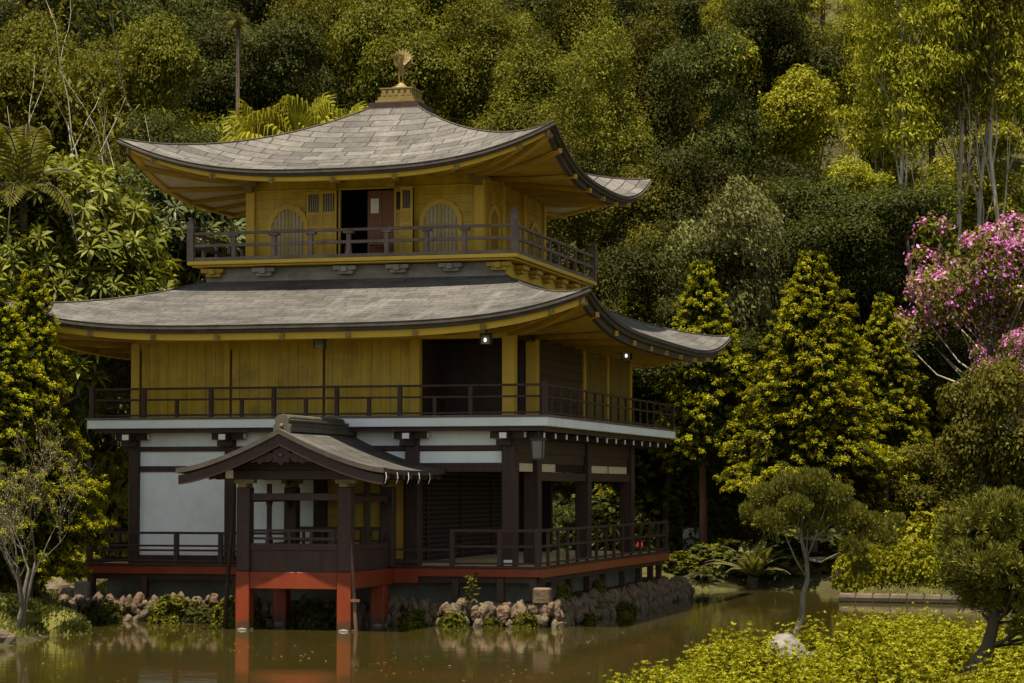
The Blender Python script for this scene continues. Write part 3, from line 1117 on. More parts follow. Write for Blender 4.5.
# --- finial: stepped pedestal and phoenix
fi = MB()
fi.box(PX - .70, PX + .70, PY - .70, PY + .70, 13.36, 13.56)
fin = fi.build('roof_pedestal', 'dark_wood', P_)
ped = MB()
ped.box(PX - .56, PX + .56, PY - .56, PY + .56, 13.562, 13.64)
ped.box(PX - .50, PX + .50, PY - .50, PY + .50, 13.642, 13.74)
ped.box(PX - .44, PX + .44, PY - .44, PY + .44, 13.742, 13.95)
ped.box(PX - .47, PX + .47, PY - .47, PY + .47, 13.952, 13.99)
for k in range(5):
    a = -.34 + k * .17
    ped.box(PX + a - .05, PX + a + .05, PY - .462, PY - .442, 13.77, 13.92)
    ped.box(PX + .442, PX + .462, PY + a - .05, PY + a + .05, 13.77, 13.92)
ped.lathe(PX, PY, [(.30, 13.992), (.27, 14.05), (.16, 14.08), (.10, 14.14), (.07, 14.18)], 14)
ped.build('gold_box', 'aged_gold', fin)
# bird: one continuous skinned body (legs, breast, neck, head), then wings and tail
me = bpy.data.meshes.new('phoenix')
bo = np.array([PX, PY, 0])
jv = [(0, 0, 14.62), (.0, -.09, 14.72), (.03, -.14, 14.83), (.03, -.15, 14.93), (.03, -.20, 14.96), (0, .10, 14.60), (0, .2, 14.66),
      (-.05, 0, 14.48), (-.05, -.02, 14.30), (-.05, 0, 14.16), (.05, 0, 14.48), (.05, -.02, 14.30), (.05, 0, 14.16)]
je = [(0, 1), (1, 2), (2, 3), (3, 4), (0, 5), (5, 6), (0, 7), (7, 8), (8, 9), (0, 10), (10, 11), (11, 12)]
jr = [.095, .08, .045, .045, .015, .08, .04, .045, .022, .03, .045, .022, .03]
me.from_pydata([tuple(np.array(p) + bo - ORG[pav.name]) for p in jv], je, [])
ph = link_mesh('phoenix', me, 'aged_gold', fin)
sk = ph.modifiers.new('skin', 'SKIN')
for v_, r_ in zip(me.skin_vertices[0].data, jr):
    v_.radius = (r_, r_)
me.skin_vertices[0].data[0].use_root = True
ph.modifiers.new('sub', 'SUBSURF').levels = 1
fe = MB()


def feather(base, tip, wd):
    base, tip = Vector(base), Vector(tip)
    d_ = (tip - base)
    mid = base + d_ * .6
    s_ = d_.cross(Vector((.3, 1, .2))).normalized() * wd
    t_ = d_.cross(s_).normalized() * .008
    out = [base - s_ * .3, mid - s_, tip, mid + s_, base + s_ * .3]
    n = 5
    fe.add([p + t_ for p in out] + [p - t_ for p in out], [(0, 1, 2, 3, 4), (9, 8, 7, 6, 5)] + [(i, i + 5, (i + 1) % n + 5, (i + 1) % n) for i in range(n)])


for sx in (-1, 1):
    for k in range(5):
        a = R(60 + k * 13)
        feather((PX + sx * .06, PY + .02 + k * .012, 14.66), (PX + sx * .05 + .36 * math.cos(a) - .04, PY + .1 + sx * .16, 14.66 + .36 * math.sin(a)), .07)
for k in range(13):
    a = R(22 + k * 11.5)
    ln = .27 + .24 * math.sin(a) ** 2
    feather((PX - .02, PY + .16, 14.66), (PX - .03 + ln * math.cos(a), PY + .26, 14.68 + ln * math.sin(a)), .07)
fe.build('wings_and_tail', 'aged_gold', fin)

# ------------------------------------------------------------------ water porch
QX = -5.02
porch = empty('porch', (QX, -1.5, 0), 0, 'small open porch with gabled shingle roof on red posts standing in the pond', 'porch')
X0, X1, Y0, Y1 = -6.15, -3.73, -3.05, .0
for x, y in ((X0, Y0), (X1, Y0), (X0, Y1), (X1, Y1)):
    p = MB().box(x - .155, x + .155, y - .155, y + .155, 1.32, 3.22)
    p.build('post', 'dark_wood', porch, bevel=.02)
    q = MB()
    ys_ = y if y < -1 else y - .66
    q.box(x - .165, x + .165, ys_ - .165, ys_ + .165, -.8, 1.315 if y < -1 else .926)
    st_ = q.build('stilt', 'red_stilt', porch, bevel=.015)
    MB().lathe(x, ys_, [(.20, -.5), (.205, .02), (.17, .05)], 12).build('stilt_base', 'concrete', st_)
    c = MB()
    c.box(x - .10, x + .10, y - .21, y + .21, 3.222, 3.30)
    c.box(x - .24, x + .24, y - .10, y + .10, 3.302, 3.39)
    c.build('post_cap', 'aged_gold', porch)
rb = MB()
rb.box(X0 + .166, X1 - .166, Y0 - .13, Y0 + .13, .93, 1.31)
rb.box(X1 - .13, X1 + .13, Y0 + .166, Y1 - .008, .93, 1.31)
rb.box(X0 - .13, X0 + .13, Y0 + .166, Y1 - .008, .93, 1.31)
rb.box(X1 + .131, X1 + .75, -.05, -.01, .96, 1.31)
rb.build('floor_beam', 'red_paint', porch, bevel=.012)
bx('porch_floor', 'plank_floor', porch, X0 + .13, X1 - .13, Y0 + .132, Y1 + .1, 1.25, 1.308)
ap = MB()
ap.box(X0 + .157, X1 - .157, Y0 - .05, Y0 + .05, 1.315, 1.80)
ap.box(X1 - .05, X1 + .05, Y0 + .157, Y1 - .157, 1.315, 1.80)
ap.box(X0 - .05, X0 + .05, Y0 + .157, Y1 - .157, 1.315, 1.80)
ap.build('apron_board', 'dark_wood', porch)
rr = MB()
rr.box(X0 + .158, X1 - .158, Y0 - .08, Y0 + .08, 1.803, 1.95)
for z in (2.24, 2.06):
    rr.box(X0 + .158, X1 - .158, Y0 - .03, Y0 + .03, z - .028, z + .028)
rr.box(X1 - .08, X1 + .08, Y0 + .158, Y1 - .158, 1.803, 1.92)
rr.box(X0 - .08, X0 + .08, Y0 + .158, Y1 - .158, 1.803, 1.92)
rail = rr.build('railing', 'dark_wood', porch)
for k in range(4):
    x = X0 + .55 + k * .52
    MB().box(x - .035, x + .035, Y0 - .026, Y0 + .026, 1.952, 2.21).build('baluster', 'dark_wood', rail)
bk = MB()
for k in range(9):
    x = X0 + .3 + k * .24
    bk.box(x - .03, x + .03, Y1 - .03, Y1 + .03, 1.36, 2.2)
bk.box(X0 + .16, X1 - .16, Y1 - .04, Y1 + .04, 2.2, 2.28)
bk.box(X0 + .16, X1 - .16, Y1 - .035, Y1 + .035, 1.92, 1.98)
bk.build('back_railing', 'dark_wood', porch)
tb = MB()
tb.box(X0 + .157, X1 - .157, Y0 - .05, Y0 + .05, 2.92, 3.08)
tb.box(X1 - .05, X1 + .05, Y0 + .157, Y1 - .157, 2.88, 3.02)
tb.box(X0 - .05, X0 + .05, Y0 + .157, Y1 - .157, 2.88, 3.02)
tb.box(X0 + .157, X1 - .157, Y1 - .05, Y1 + .05, 2.92, 3.08)
tb.build('tie_beam', 'dark_wood', porch, bevel=.008)
# slim mid post with flared head and foot on each open side
for x in (X0, X1):
    mp_ = MB()
    ym = (Y0 + Y1) / 2
    for z0, z1, w0 in ((1.92, 2.0, .12), (2.0, 2.08, .075), (2.08, 2.80, .04), (2.80, 2.88, .08)):
        mp_.box(x - .05, x + .05, ym - w0, ym + w0, z0 + .002, z1)
    mp_.box(x - .05, x + .05, ym - .04, ym + .04, 3.022, 3.3)
    mp_.build('mid_post', 'dark_wood', porch)
    for yy_, s_ in ((Y0 + .158, 1), (Y1 - .158, -1)):
        for z, sg in ((2.878, -1), (1.924, 1), (3.38, -1)):
            cbk = MB()
            cbk.prism([(0, 0), (.22, 0), (.13, .07 * sg), (.05, .12 * sg), (0, .22 * sg)], lambda a, b2: (x - .03, yy_ + s_ * a, z + b2), lambda a, b2: (x + .03, yy_ + s_ * a, z + b2))
            cbk.build('corner_brace', 'dark_wood', porch)
pb = MB()
pb.box(X0 - .7, X1 + .7, Y0 - .09, Y0 + .09, 3.392, 3.60)
pb.box(X0 - .7, X1 + .7, Y1 - .09, Y1 + .09, 3.392, 3.60)
pb.box(X0 - .09, X0 + .09, Y0 + .092, Y1 - .092, 3.392, 3.56)
pb.box(X1 - .09, X1 + .09, Y0 + .092, Y1 - .092, 3.392, 3.56)
pb.build('roof_beam', 'dark_wood', porch, bevel=.008)
for x in (X0 - .35, X1 + .35):
    MB().box(x - .09, x + .09, Y0 - .12, Y0 - .092, 3.42, 3.61).build('beam_tip', 'white_tip', porch)
# roof
HW, ZP, ZE_ = 2.46, 4.52, 3.60
YF, YB = -3.95, .78
tt = np.linspace(-1, 1, 41)
zprof = ZE_ + (ZP - ZE_) * (1 - np.abs(tt)) ** 1.38
yv = np.linspace(YF, YB, 13)
TT, YV = np.meshgrid(tt, yv, indexing='ij')
sag = .05 * (np.abs((YV - (YF + YB) / 2) / ((YB - YF) / 2)) ** 3) * np.abs(TT) ** 2
Z = (ZE_ + (ZP - ZE_) * (1 - np.abs(TT)) ** 1.38) + sag
pr = MB()
Ptop = np.stack([QX + TT * HW, YV, Z], -1)
uvm = np.stack([YV + 30, TT * 2.75 + 30], -1)
pr.grid(Ptop, uvm, mi=0, flip=False)
Pbot = Ptop.copy(); Pbot[..., 2] -= .11
pr.grid(Pbot, mi=1, flip=True)
pr.grid(np.stack([Ptop[:, 0], Pbot[:, 0]], 1), mi=1)
pr.grid(np.stack([Ptop[:, -1], Pbot[:, -1]], 1), mi=1, flip=True)
pr.grid(np.stack([Ptop[0], Pbot[0]], 1), mi=1, flip=True)
pr.grid(np.stack([Ptop[-1], Pbot[-1]], 1), mi=1)
proof = pr.build('roof', ['porch_shingle', 'roof_edge'], porch, smooth=False)
# barge boards front, swept like the roof
for (ya, yb, dz0, dz1) in ((YF + .06, YF + .14, -.112, -.37), (YF + .30, YF + .36, -.112, -.30)):
    bb = MB()
    a = np.stack([QX + tt * (HW - .04), np.full_like(tt, ya), zprof + dz0], -1)
    b2 = np.stack([QX + tt * (HW - .04), np.full_like(tt, ya), zprof + dz1 + .05 * np.abs(tt)], -1)
    c2 = b2.copy(); c2[:, 1] = yb
    d2_ = a.copy(); d2_[:, 1] = yb
    bb.grid(np.stack([a, b2, c2, d2_, a], 1))
    for i in (0, -1):
        bb.add([a[i], b2[i], c2[i], d2_[i]], [(0, 1, 2, 3)])
    bb.build('barge_board', 'dark_wood', proof)
# carved gable pendant
cp = MB()
outl = []
for k in range(40):
    a = 2 * math.pi * k / 40
    r_ = 1 + .16 * math.cos(8 * a)
    outl.append((QX + .24 * r_ * math.cos(a) , 3.93 + .19 * r_ * math.sin(a)))
cp.prism(outl, lambda a, z: (a, YF + .155, z), lambda a, z: (a, YF + .20, z))
for s_ in (-1, 1):
    wing = [(.20, 3.98), (.36, 3.99), (.46, 3.91), (.56, 3.93), (.64, 3.85), (.76, 3.82), (.70, 3.76), (.58, 3.79), (.52, 3.73), (.42, 3.79), (.34, 3.77), (.22, 3.82)]
    cp.prism([(QX + s_ * a, z) for a, z in wing], lambda a, z: (a, YF + .16, z), lambda a, z: (a, YF + .195, z))
cp.lathe(QX, YF + .15, [(.02, 3.90), (.06, 3.91), (.06, 3.96), (.02, 3.97)], 10)
cp.build('carved_pendant', 'dark_wood', proof)
rg = MB()
rg.box(QX - .20, QX + .20, YF + .30, YB, 4.46, 4.56)
rg.box(QX - .15, QX + .15, YF + .32, YB - .02, 4.562, 4.68)
rg.box(QX - .19, QX + .19, YF + .30, YB, 4.682, 4.74)
rg.tube([(QX, YF + .26, 4.77), (QX, YB + .02, 4.77)], .085, 10)
ridge = rg.build('ridge', 'old_copper', proof, bevel=.01)
MB().prism([(-.21, 4.42), (-.20, 4.60), (-.15, 4.65), (-.17, 4.76), (-.09, 4.84), (.09, 4.84), (.17, 4.76), (.15, 4.65), (.20, 4.60), (.21, 4.42)],
           lambda a, z: (QX + a, YF + .20, z), lambda a, z: (QX + a, YF + .296, z)).build('ridge_end', 'old_copper', ridge)
MB().prism([(-.22, 4.42), (-.19, 4.78), (-.10, 4.86), (.10, 4.86), (.19, 4.78), (.22, 4.42)],
           lambda a, z: (QX + a, YB + .004, z), lambda a, z: (QX + a, YB + .07, z)).build('ridge_end', 'old_copper', ridge)
MB().lathe(QX, YF + .185, [(.01, 4.56), (.045, 4.58), (.045, 4.62), (.01, 4.64)], 10).build('gold_boss', 'aged_gold', ridge)
for s_ in (-1, 1):
    for k in range(8):
        y = YF + .35 + k * .56
        rf = MB()
        pts = []
        for t in (.995, .85, .6, .3, .06):
            pts.append((QX + s_ * t * HW, y, ZE_ + (ZP - ZE_) * (1 - t) ** 1.38 - .16))
        for a, b2 in zip(pts[:-1], pts[1:]):
            rf.bar(a, b2, .07, .09, 0)
        a = Vector(pts[0])
        rf.bar(a, a + Vector((s_ * .03, 0, -.004)), .075, .095, 0)
        rf.build('rafter', 'dark_wood', proof)
for k in range(5):
    y = YF + .12 + k * .82
    hk = MB().tube([(QX + HW + .012, y, 3.55), (QX + HW + .03, y, 3.42), (QX + HW - .01, y, 3.30)], .009, 5)
    hk.build('gutter_hook', 'white_tip', proof)
gm = MB()
gm.prism([(X0 - .5, 3.604), (X1 + .5, 3.604), (QX + .9, 3.80), (QX, 4.16), (QX - .9, 3.80)], lambda a, z: (a, Y0 - .03, z), lambda a, z: (a, Y0 + .03, z))
gm.build('gable_wall', 'dark_wood', porch)


# ------------------------------------------------------------------ small things on the building
def lamp(x, y, z, label, lit):
    o = empty('hanging_lamp', (x, y, z), 0, label, 'lamp', 'lamps under the lower eaves')
    m_ = MB()
    m_.box(x - .13, x + .13, y - .09, y + .09, z + .16, z + .20)
    m_.tube([(x, y, z + .2), (x, y, z + .34)], .02, 6)
    for a, b2 in ((-.12, -.08), (.12, -.08), (-.12, .08), (.12, .08)):
        m_.box(x + a - .012, x + a + .012, y + b2 - .012, y + b2 + .012, z - .06, z + .16)
    m_.build('frame', 'black_metal', o)
    MB().box(x - .105, x + .105, y - .065, y + .065, z - .05, z + .155).build('glass', 'lamp_glass', o)
    if lit:
        MB().lathe(x + .0, y - .09, [(.015, z + .0), (.03, z + .02), (.032, z + .06), (.015, z + .09)], 10).build('bulb', 'lamp_lit', o)
    return o


lamp(-5.34, -.35, 6.58, 'unlit boxy lamp hanging under the lower eave above the golden wall panels', False)
lamp(-1.20, -.45, 6.60, 'lit boxy lamp hanging under the lower eave left of the golden corner post', True)
lamp(.15, 8.75, 6.70, 'lit boxy lamp hanging under the lower eave at the far end of the right side', True)
# big glass lantern under the balcony corner
lx, ly = .0, -.02
lan = empty('glass_lantern', (-.22, .62, 4.05), 0, 'square glass lantern hanging below the white balcony corner', 'lantern')
lx, ly = -.22, .62
m_ = MB()
m_.box(lx - .17, lx + .17, ly - .17, ly + .17, 4.32, 4.37)
m_.box(lx - .12, lx + .12, ly - .12, ly + .12, 3.86, 3.90)
m_.tube([(lx, ly, 4.37), (lx, ly, 4.54)], .025, 6)
for a in (-.14, .14):
    for b2 in (-.14, .14):
        m_.bar((lx + a * .85, ly + b2 * .85, 3.89), (lx + a, ly + b2, 4.33), .025, .025, up=(0, 1, 0))
m_.build('frame', 'black_metal', lan)
MB().prism([(-1, -1), (1, -1), (1, 1), (-1, 1)], lambda a, b2: (lx + a * .112, ly + b2 * .112, 3.901), lambda a, b2: (lx + a * .13, ly + b2 * .13, 4.319)).build('glass', 'lamp_glass', lan)
# ceiling lamp inside the top room
cl = empty('ceiling_lamp', (-5.92, 5.6, 10.9), 0, 'small lit ceiling lamp inside the dark top-storey doorway', 'lamp')
MB().lathe(-5.92, 5.6, [(.05, 10.99), (.08, 11.02), (.03, 11.06), (.02, 11.24)], 10).build('holder', 'black_metal', cl)
MB().lathe(-5.92, 5.6, [(.02, 10.88), (.05, 10.91), (.05, 10.96), (.03, 10.985)], 10).build('bulb', 'lamp_lit', cl)
# fire extinguisher in the doorway
fex = empty('fire_extinguisher', (-6.15, 4.1, 9.03), 0, 'red fire extinguisher standing in the top-storey doorway', 'fire extinguisher')
fxx, fyy = -6.15, 4.1
MB().lathe(fxx, fyy, [(.075, 9.035), (.085, 9.06), (.085, 9.40), (.06, 9.46), (.03, 9.49)], 14).build('cylinder', 'extinguisher_red', fex, smooth=True)
MB().lathe(fxx, fyy, [(.087, 9.15), (.087, 9.28)], 14).build('paper_label', 'notice_paper', fex)
h_ = MB().box(fxx - .03, fxx + .07, fyy - .02, fyy + .02, 9.49, 9.54)
h_.tube([(fxx - .03, fyy, 9.5), (fxx - .10, fyy - .02, 9.42), (fxx - .10, fyy - .02, 9.2)], .013, 6)
h_.build('valve', 'black_metal', fex)
# small table inside the doorway
tbl = empty('side_table', (-5.3, 4.05, 9.03), 0, 'small reddish side table in front of the brown top-storey door', 'table')
MB().box(-5.58, -5.08, 3.92, 4.2, 9.42, 9.46).build('tabletop', 'brown_door', tbl)
for a in (-5.55, -5.11):
    for b2 in (3.95, 4.17):
        MB().box(a - .02, a + .02, b2 - .02, b2 + .02, 9.03, 9.418).build('leg', 'brown_door', tbl)
# red lamp on the deck
rlp = empty('red_lamp', (-.5, 13.4, 1.36), 0, 'small round red lamp on the far end of the deck floor', 'lamp')
MB().lathe(-.5, 13.4, [(.10, 1.36), (.10, 1.40), (.03, 1.42), (.03, 1.5)], 12).build('base', 'black_metal', rlp)
MB().lathe(-.5, 13.4, [(.02, 1.5), (.07, 1.53), (.09, 1.59), (.07, 1.65), (.02, 1.68)], 14).build('globe', 'lamp_red', rlp, smooth=True)
# leaning poles
po = MB()
po.tube([(-6.95, -2.3, -.5), (-6.78, -2.55, .9), (-6.60, -2.75, 2.2), (-6.47, -2.9, 3.2)], [.05, .05, .045, .04], 8)
tag(po.build('wooden_pole', 'dark_wood'), 'dark wooden pole leaning against the left front post of the porch', 'pole')
po = MB()
po.tube([(-3.44, -3.1, -.5), (-3.52, -3.12, .8), (-3.60, -3.15, 1.9), (-3.66, -3.16, 3.05)], [.045, .045, .04, .035], 8)
po.box(-3.72, -3.36, -3.21, -3.17, .66, .72)
tag(po.build('wooden_pole', 'bark_red'), 'weathered brown pole with a short crosspiece leaning on the right front porch post', 'pole')
# stone block under the deck corner
sbk = MB().box(-.10, .30, -.42, -.05, .52, .90)
tag(sbk.build('stone_block', 'wall_rock', bevel=.04), 'squared weathered stone block under the front right corner of the deck', 'stone block')
sbk = MB().box(-11.78, -11.38, -.1, .3, .52, .92)
tag(sbk.build('stone_block', 'concrete', bevel=.04), 'squared grey stone block under the front left corner of the deck', 'stone block')


# ------------------------------------------------------------------ stones
def stone_mesh(name, seed, rx, ry, rz, pointy=.35):
    r2 = np.random.default_rng(seed)
    nth, nph = 12, 9
    k = r2.uniform(0, 6.28, 8)
    V, Fc = [], []
    for i in range(nph + 1):
        t = -math.pi / 2 + math.pi * i / nph
        for j in range(nth):
            a = 2 * math.pi * j / nth
            d = np.array([math.cos(t) * math.cos(a), math.cos(t) * math.sin(a), math.sin(t)])
            q = np.sign(d) * np.abs(d) ** .72
            rr_ = 1 + .14 * math.sin(3 * d[0] + k[0]) * math.sin(2.4 * d[1] + k[1]) + .10 * math.sin(5 * d[2] + k[2] + 3 * d[0]) + r2.normal(0, .035)
            p = q * rr_ * np.array([rx, ry, rz])
            if p[2] > 0:
                s_ = 1 - pointy * (p[2] / rz) ** 2
                p[0] *= s_
                p[1] *= s_
            p[0] += .25 * p[2] * math.sin(k[3]) * .6
            V.append(p)
    for i in range(nph):
        for j in range(nth):
            Fc.append((i * nth + j, i * nth + (j + 1) % nth, (i + 1) * nth + (j + 1) % nth, (i + 1) * nth + j))
    me = bpy.data.meshes.new(name)
    me.from_pydata([tuple(map(float, p)) for p in V], [], Fc)
    me.update()
    return me


STONES = [stone_mesh('stone', 100 + i, .24, .17, .27, .15 + .09 * (i % 6)) for i in range(14)]
for i, s_ in enumerate(STONES):
    s_.materials.append(MATS[('wall_rock', 'rock_red', 'wall_rock', 'rock')[i % 4]])
wall = empty('stone_wall', (.2, -.3, 0), 0, 'rough retaining wall of upright reddish stones along the deck at the water', 'stone wall')
core = MB()
core.box(-12.0, .20, -.12, .1, -.8, .52)
core.box(.02, .24, .101, 15.7, -.8, .50)
core.build('wall_core', 'rock', wall)
worg = np.array([.2, -.3, 0])
spots, hidden_spots = [], []
random.seed(77)
x = -12.0
while x < .35:
    (hidden_spots if -6.6 < x < -3.7 else spots).append((x, -.24, random.uniform(.32, .54), random.uniform(.36, .72), 0)); x += random.uniform(.14, .24)
y = -.1
while y < 15.8:
    spots.append((.36, y, random.uniform(.34, .54), random.uniform(.36, .68), 1)); y += random.uniform(.15, .25)
spots = sorted(spots, key=lambda q: -q[3])
print('wall stones', len(spots))


def stone_at(i, x, y, z, k):
    return (random.choice(STONES), (x + random.uniform(-.06, .06), y + random.uniform(-.08, .06), z),
            (k * random.uniform(.7, 1.1), k * random.uniform(.8, 1.1), k * random.uniform(.8, 1.25)),
            (random.uniform(-.35, .35), random.uniform(-.35, .35), random.uniform(0, 6.28)))


for i, (x, y, z, k, sd_) in enumerate(spots[:100]):
    me, lo, sc_, ro = stone_at(i, x, y, z, k)
    o = bpy.data.objects.new('stone', me)
    col.objects.link(o)
    o.parent = wall
    o.location = tuple(np.array(lo) - worg)
    o.scale, o.rotation_euler = sc_, ro
# smaller stones packed below and between, too many to count
from mathutils import Matrix, Euler
rub = MB()
low = []
x = -12.0
while x < .5:
    for z in (.38, .22, .06):
        low.append((x + random.uniform(-.1, .1), -.36 - .10 * (z < .2), z + random.uniform(-.08, .08), random.uniform(.36, .66)))
    x += random.uniform(.15, .24)
y = -.3
while y < 15.8:
    for z in (.38, .22, .06):
        low.append((.44 + .10 * (z < .2), y + random.uniform(-.1, .1), z + random.uniform(-.08, .08), random.uniform(.36, .66)))
    y += random.uniform(.16, .26)
for i, (x, y, z, k) in enumerate(low + [(q[0], q[1], q[2], q[3]) for q in spots[100:] + hidden_spots]):
    me, lo, sc_, ro = stone_at(i, x, y, z, k)
    M_ = Matrix.LocRotScale(Vector(lo), Euler(ro), Vector(sc_))
    rub.cur = i % 3
    rub.add([tuple(M_ @ v.co) for v in me.vertices], [tuple(p.vertices) for p in me.polygons])
tag(rub.build('rubble', ['wall_rock', 'rock_red', 'rock'], wall), kind='stuff')


def boulder(name, px, d, r, label, mat, cat='rock', seed=1, dz=0, squash=.7):
    me = stone_mesh(name, seed, r, r * .8, r * squash, .3)
    o = link_mesh(name, me, mat)
    l_ = lat(px, d)
    x, y = W(l_, d)
    o.location = (x, y, gz(l_, d) + dz)
    o.rotation_euler = (0, 0, seed)
    return tag(o, label, cat)


# ------------------------------------------------------------------ plants: generators
def branchy(seed, base, h, r0, lean=(0, 0), n_limbs=7, start=.35, spread=.5, up=.6, mb=None, sub=2, wob=.06, targets=None, curve=0):
    """trunk with limbs; returns MB and limb end points"""
    r_ = random.Random(seed)
    mb = mb or MB()
    pts, rad = [], []
    nseg = 9
    ox_, oy_ = 0., 0.
    for i in range(nseg + 1):
        t = i / nseg
        pts.append((base[0] + lean[0] * t + ox_ + curve * math.sin(t * 3.1), base[1] + lean[1] * t + oy_, base[2] + h * t))
        rad.append(r0 * (1 - .82 * t) + (r0 * .35 if i == 0 else 0))
        ox_ += r_.uniform(-wob, wob) * h * .12
        oy_ += r_.uniform(-wob, wob) * h * .12
    mb.tube(pts, rad, 8)
    ends = [Vector(pts[-1])]

    def at(t):
        i = min(int(t * nseg), nseg - 1)
        f = t * nseg - i
        return Vector(pts[i]).lerp(Vector(pts[i + 1]), f), rad[i] + (rad[i + 1] - rad[i]) * f
    if targets is not None:
        for T in targets:
            T = Vector(T)
            t = min(.95, max(start, (T.z - base[2]) / h * .72))
            p0, rr_ = at(t)
            mid = p0.lerp(T, .5) + Vector((r_.uniform(-.1, .1), r_.uniform(-.1, .1), -.06)) * (T - p0).length
            mb.tube([p0, p0.lerp(mid, .5) + Vector((0, 0, .02)), mid, mid.lerp(T, .55), T], [rr_ * .55, rr_ * .42, rr_ * .3, rr_ * .2, rr_ * .08], 6)
            ends.append(T)
        return mb, ends
    for k in range(n_limbs):
        t = start + (1 - start) * (k + r_.random() * .6) / n_limbs
        p0, rr_ = at(min(t, .97))
        a = k * 2.4 + r_.uniform(-.4, .4)
        ln = h * spread * (1.1 - .6 * t) * r_.uniform(.7, 1.2)
        d = Vector((math.cos(a), math.sin(a), up * r_.uniform(.6, 1.4))).normalized()
        q = [p0]
        for j in range(4):
            d = (d + Vector((r_.uniform(-.22, .22), r_.uniform(-.22, .22), r_.uniform(-.05, .28)))).normalized()
            q.append(q[-1] + d * ln / 4)
        mb.tube(q, [rr_ * .6, rr_ * .46, rr_ * .34, rr_ * .2, rr_ * .07], 6)
        ends.append(q[-1])
        for j in range(sub):
            i = r_.choice((1, 2, 3))
            d2 = (d + Vector((r_.uniform(-.8, .8), r_.uniform(-.8, .8), r_.uniform(-.1, .6)))).normalized()
            e = [q[i], q[i] + d2 * ln * .18, q[i] + d2 * ln * .36 + Vector((0, 0, ln * .05))]
            mb.tube(e, [rr_ * .28, rr_ * .18, rr_ * .05], 5)
            ends.append(e[-1])
    return mb, ends


PROTO = {}


def proto(kind, trunk_mb, bark, crown_parts, H):
    """crown_parts: [(part name, quads, material(s), material index or None)]"""
    tm = bpy.data.meshes.new(kind + '_trunk')
    tm.from_pydata(trunk_mb.v, [], trunk_mb.f)
    tm.polygons.foreach_set('use_smooth', [True] * len(trunk_mb.f))
    tm.update()
    tm.materials.append(MATS[bark])
    parts = [('trunk', tm)]
    zm = max(p[2] for p in trunk_mb.v)
    for nm, V, mats, mi in crown_parts:
        zm = max(zm, float(np.percentile(V[..., 2], 99.7)))
        me = quads_mesh(kind + '_' + nm, V, mi)
        for q in (mats if isinstance(mats, (list, tuple)) else [mats]):
            me.materials.append(MATS[q])
        parts.append((nm, me))
    PROTO[kind] = (parts, zm)


def plant(name, kind, x, y, z, height, label, cat, group=None, rz=None, wf=1.0):
    parts, H = PROTO[kind]
    o = empty(name, (x, y, z), random.uniform(0, 6.28) if rz is None else rz, label, cat, group)
    s_ = height / H
    o.scale = (s_ * wf, s_ * wf, s_)
    for nm, me in parts:
        c = bpy.data.objects.new(nm, me)
        col.objects.link(c)
        c.parent = o
    return o


def crown_clumps(seed, n, H, c0, rx, rz, rmin, rmax, squash=.75, shape='ball'):
    """clump centres spread over a crown's volume, more of them outside"""
    r2 = np.random.default_rng(seed)
    out = []
    if shape == 'ball':
        lobes = []
        for i in range(7):
            d = unit(r2.normal(0, 1, 3))
            d[2] = d[2] * .9 + .1
            q = r2.uniform(.35, .88)
            lobes.append((np.array([d[0] * rx, d[1] * rx, d[2] * rz]) * q + np.array([0, 0, c0]), r2.uniform(.36, .60)))
        for i in range(n):
            lc, lr = lobes[i % 7]
            d = unit(r2.normal(0, 1, 3))
            if d[2] < -.3:
                d[2] *= -.7
            c = lc + d * np.array([rx, rx, rz * .62]) * lr * r2.uniform(.45, 1.0)
            r_ = r2.uniform(rmin, rmax) * .95
            out.append((c, np.array([r_, r_, r_ * squash * r2.uniform(.7, 1.2)])))
        return out
    for i in range(n):
        d = unit(r2.normal(0, 1, 3))
        if d[2] < -.35:
            d[2] *= -.6
        rr_ = r2.uniform(.45, .98) if i > n * .15 else r2.uniform(0, .4)
        w_ = 1.0
        if shape == 'cone':
            w_ = 1.05 - .55 * (d[2] * rr_ + 1) / 2
        c = np.array([d[0] * rx * w_, d[1] * rx * w_, d[2] * rz]) * rr_ + np.array([0, 0, c0])
        r_ = r2.uniform(rmin, rmax)
        out.append((c, np.array([r_, r_, r_ * squash * r2.uniform(.8, 1.2)])))
    return out


def broad(kind, seed, H, rx, rz, n, per, size, mat, bark='bark_dark', rmin=.55, rmax=1.15, squash=.75, aspect=.55, shape='ball', r0=.2, upw=.42, axis=None, jit=.33, ftrunk=.66):
    c0 = H - rz * .98
    cl_ = crown_clumps(seed, n, H, c0, rx, rz, rmin, rmax, squash, shape)
    V = []
    for c, r_ in cl_:
        k = int(per * (r_[0] / rmax) ** 2)
        V.append(clump(c, r_, k, size, aspect, axis, upw=upw, jit=jit))
    V = np.concatenate(V)
    tg = [c for c, r_ in cl_[:: max(1, n // 16)]]
    mb, _ = branchy(seed, (0, 0, -.4), H * ftrunk, r0, n_limbs=0, targets=tg, start=.3)
    proto(kind, mb, bark, [('crown', V, mat, None)], H)


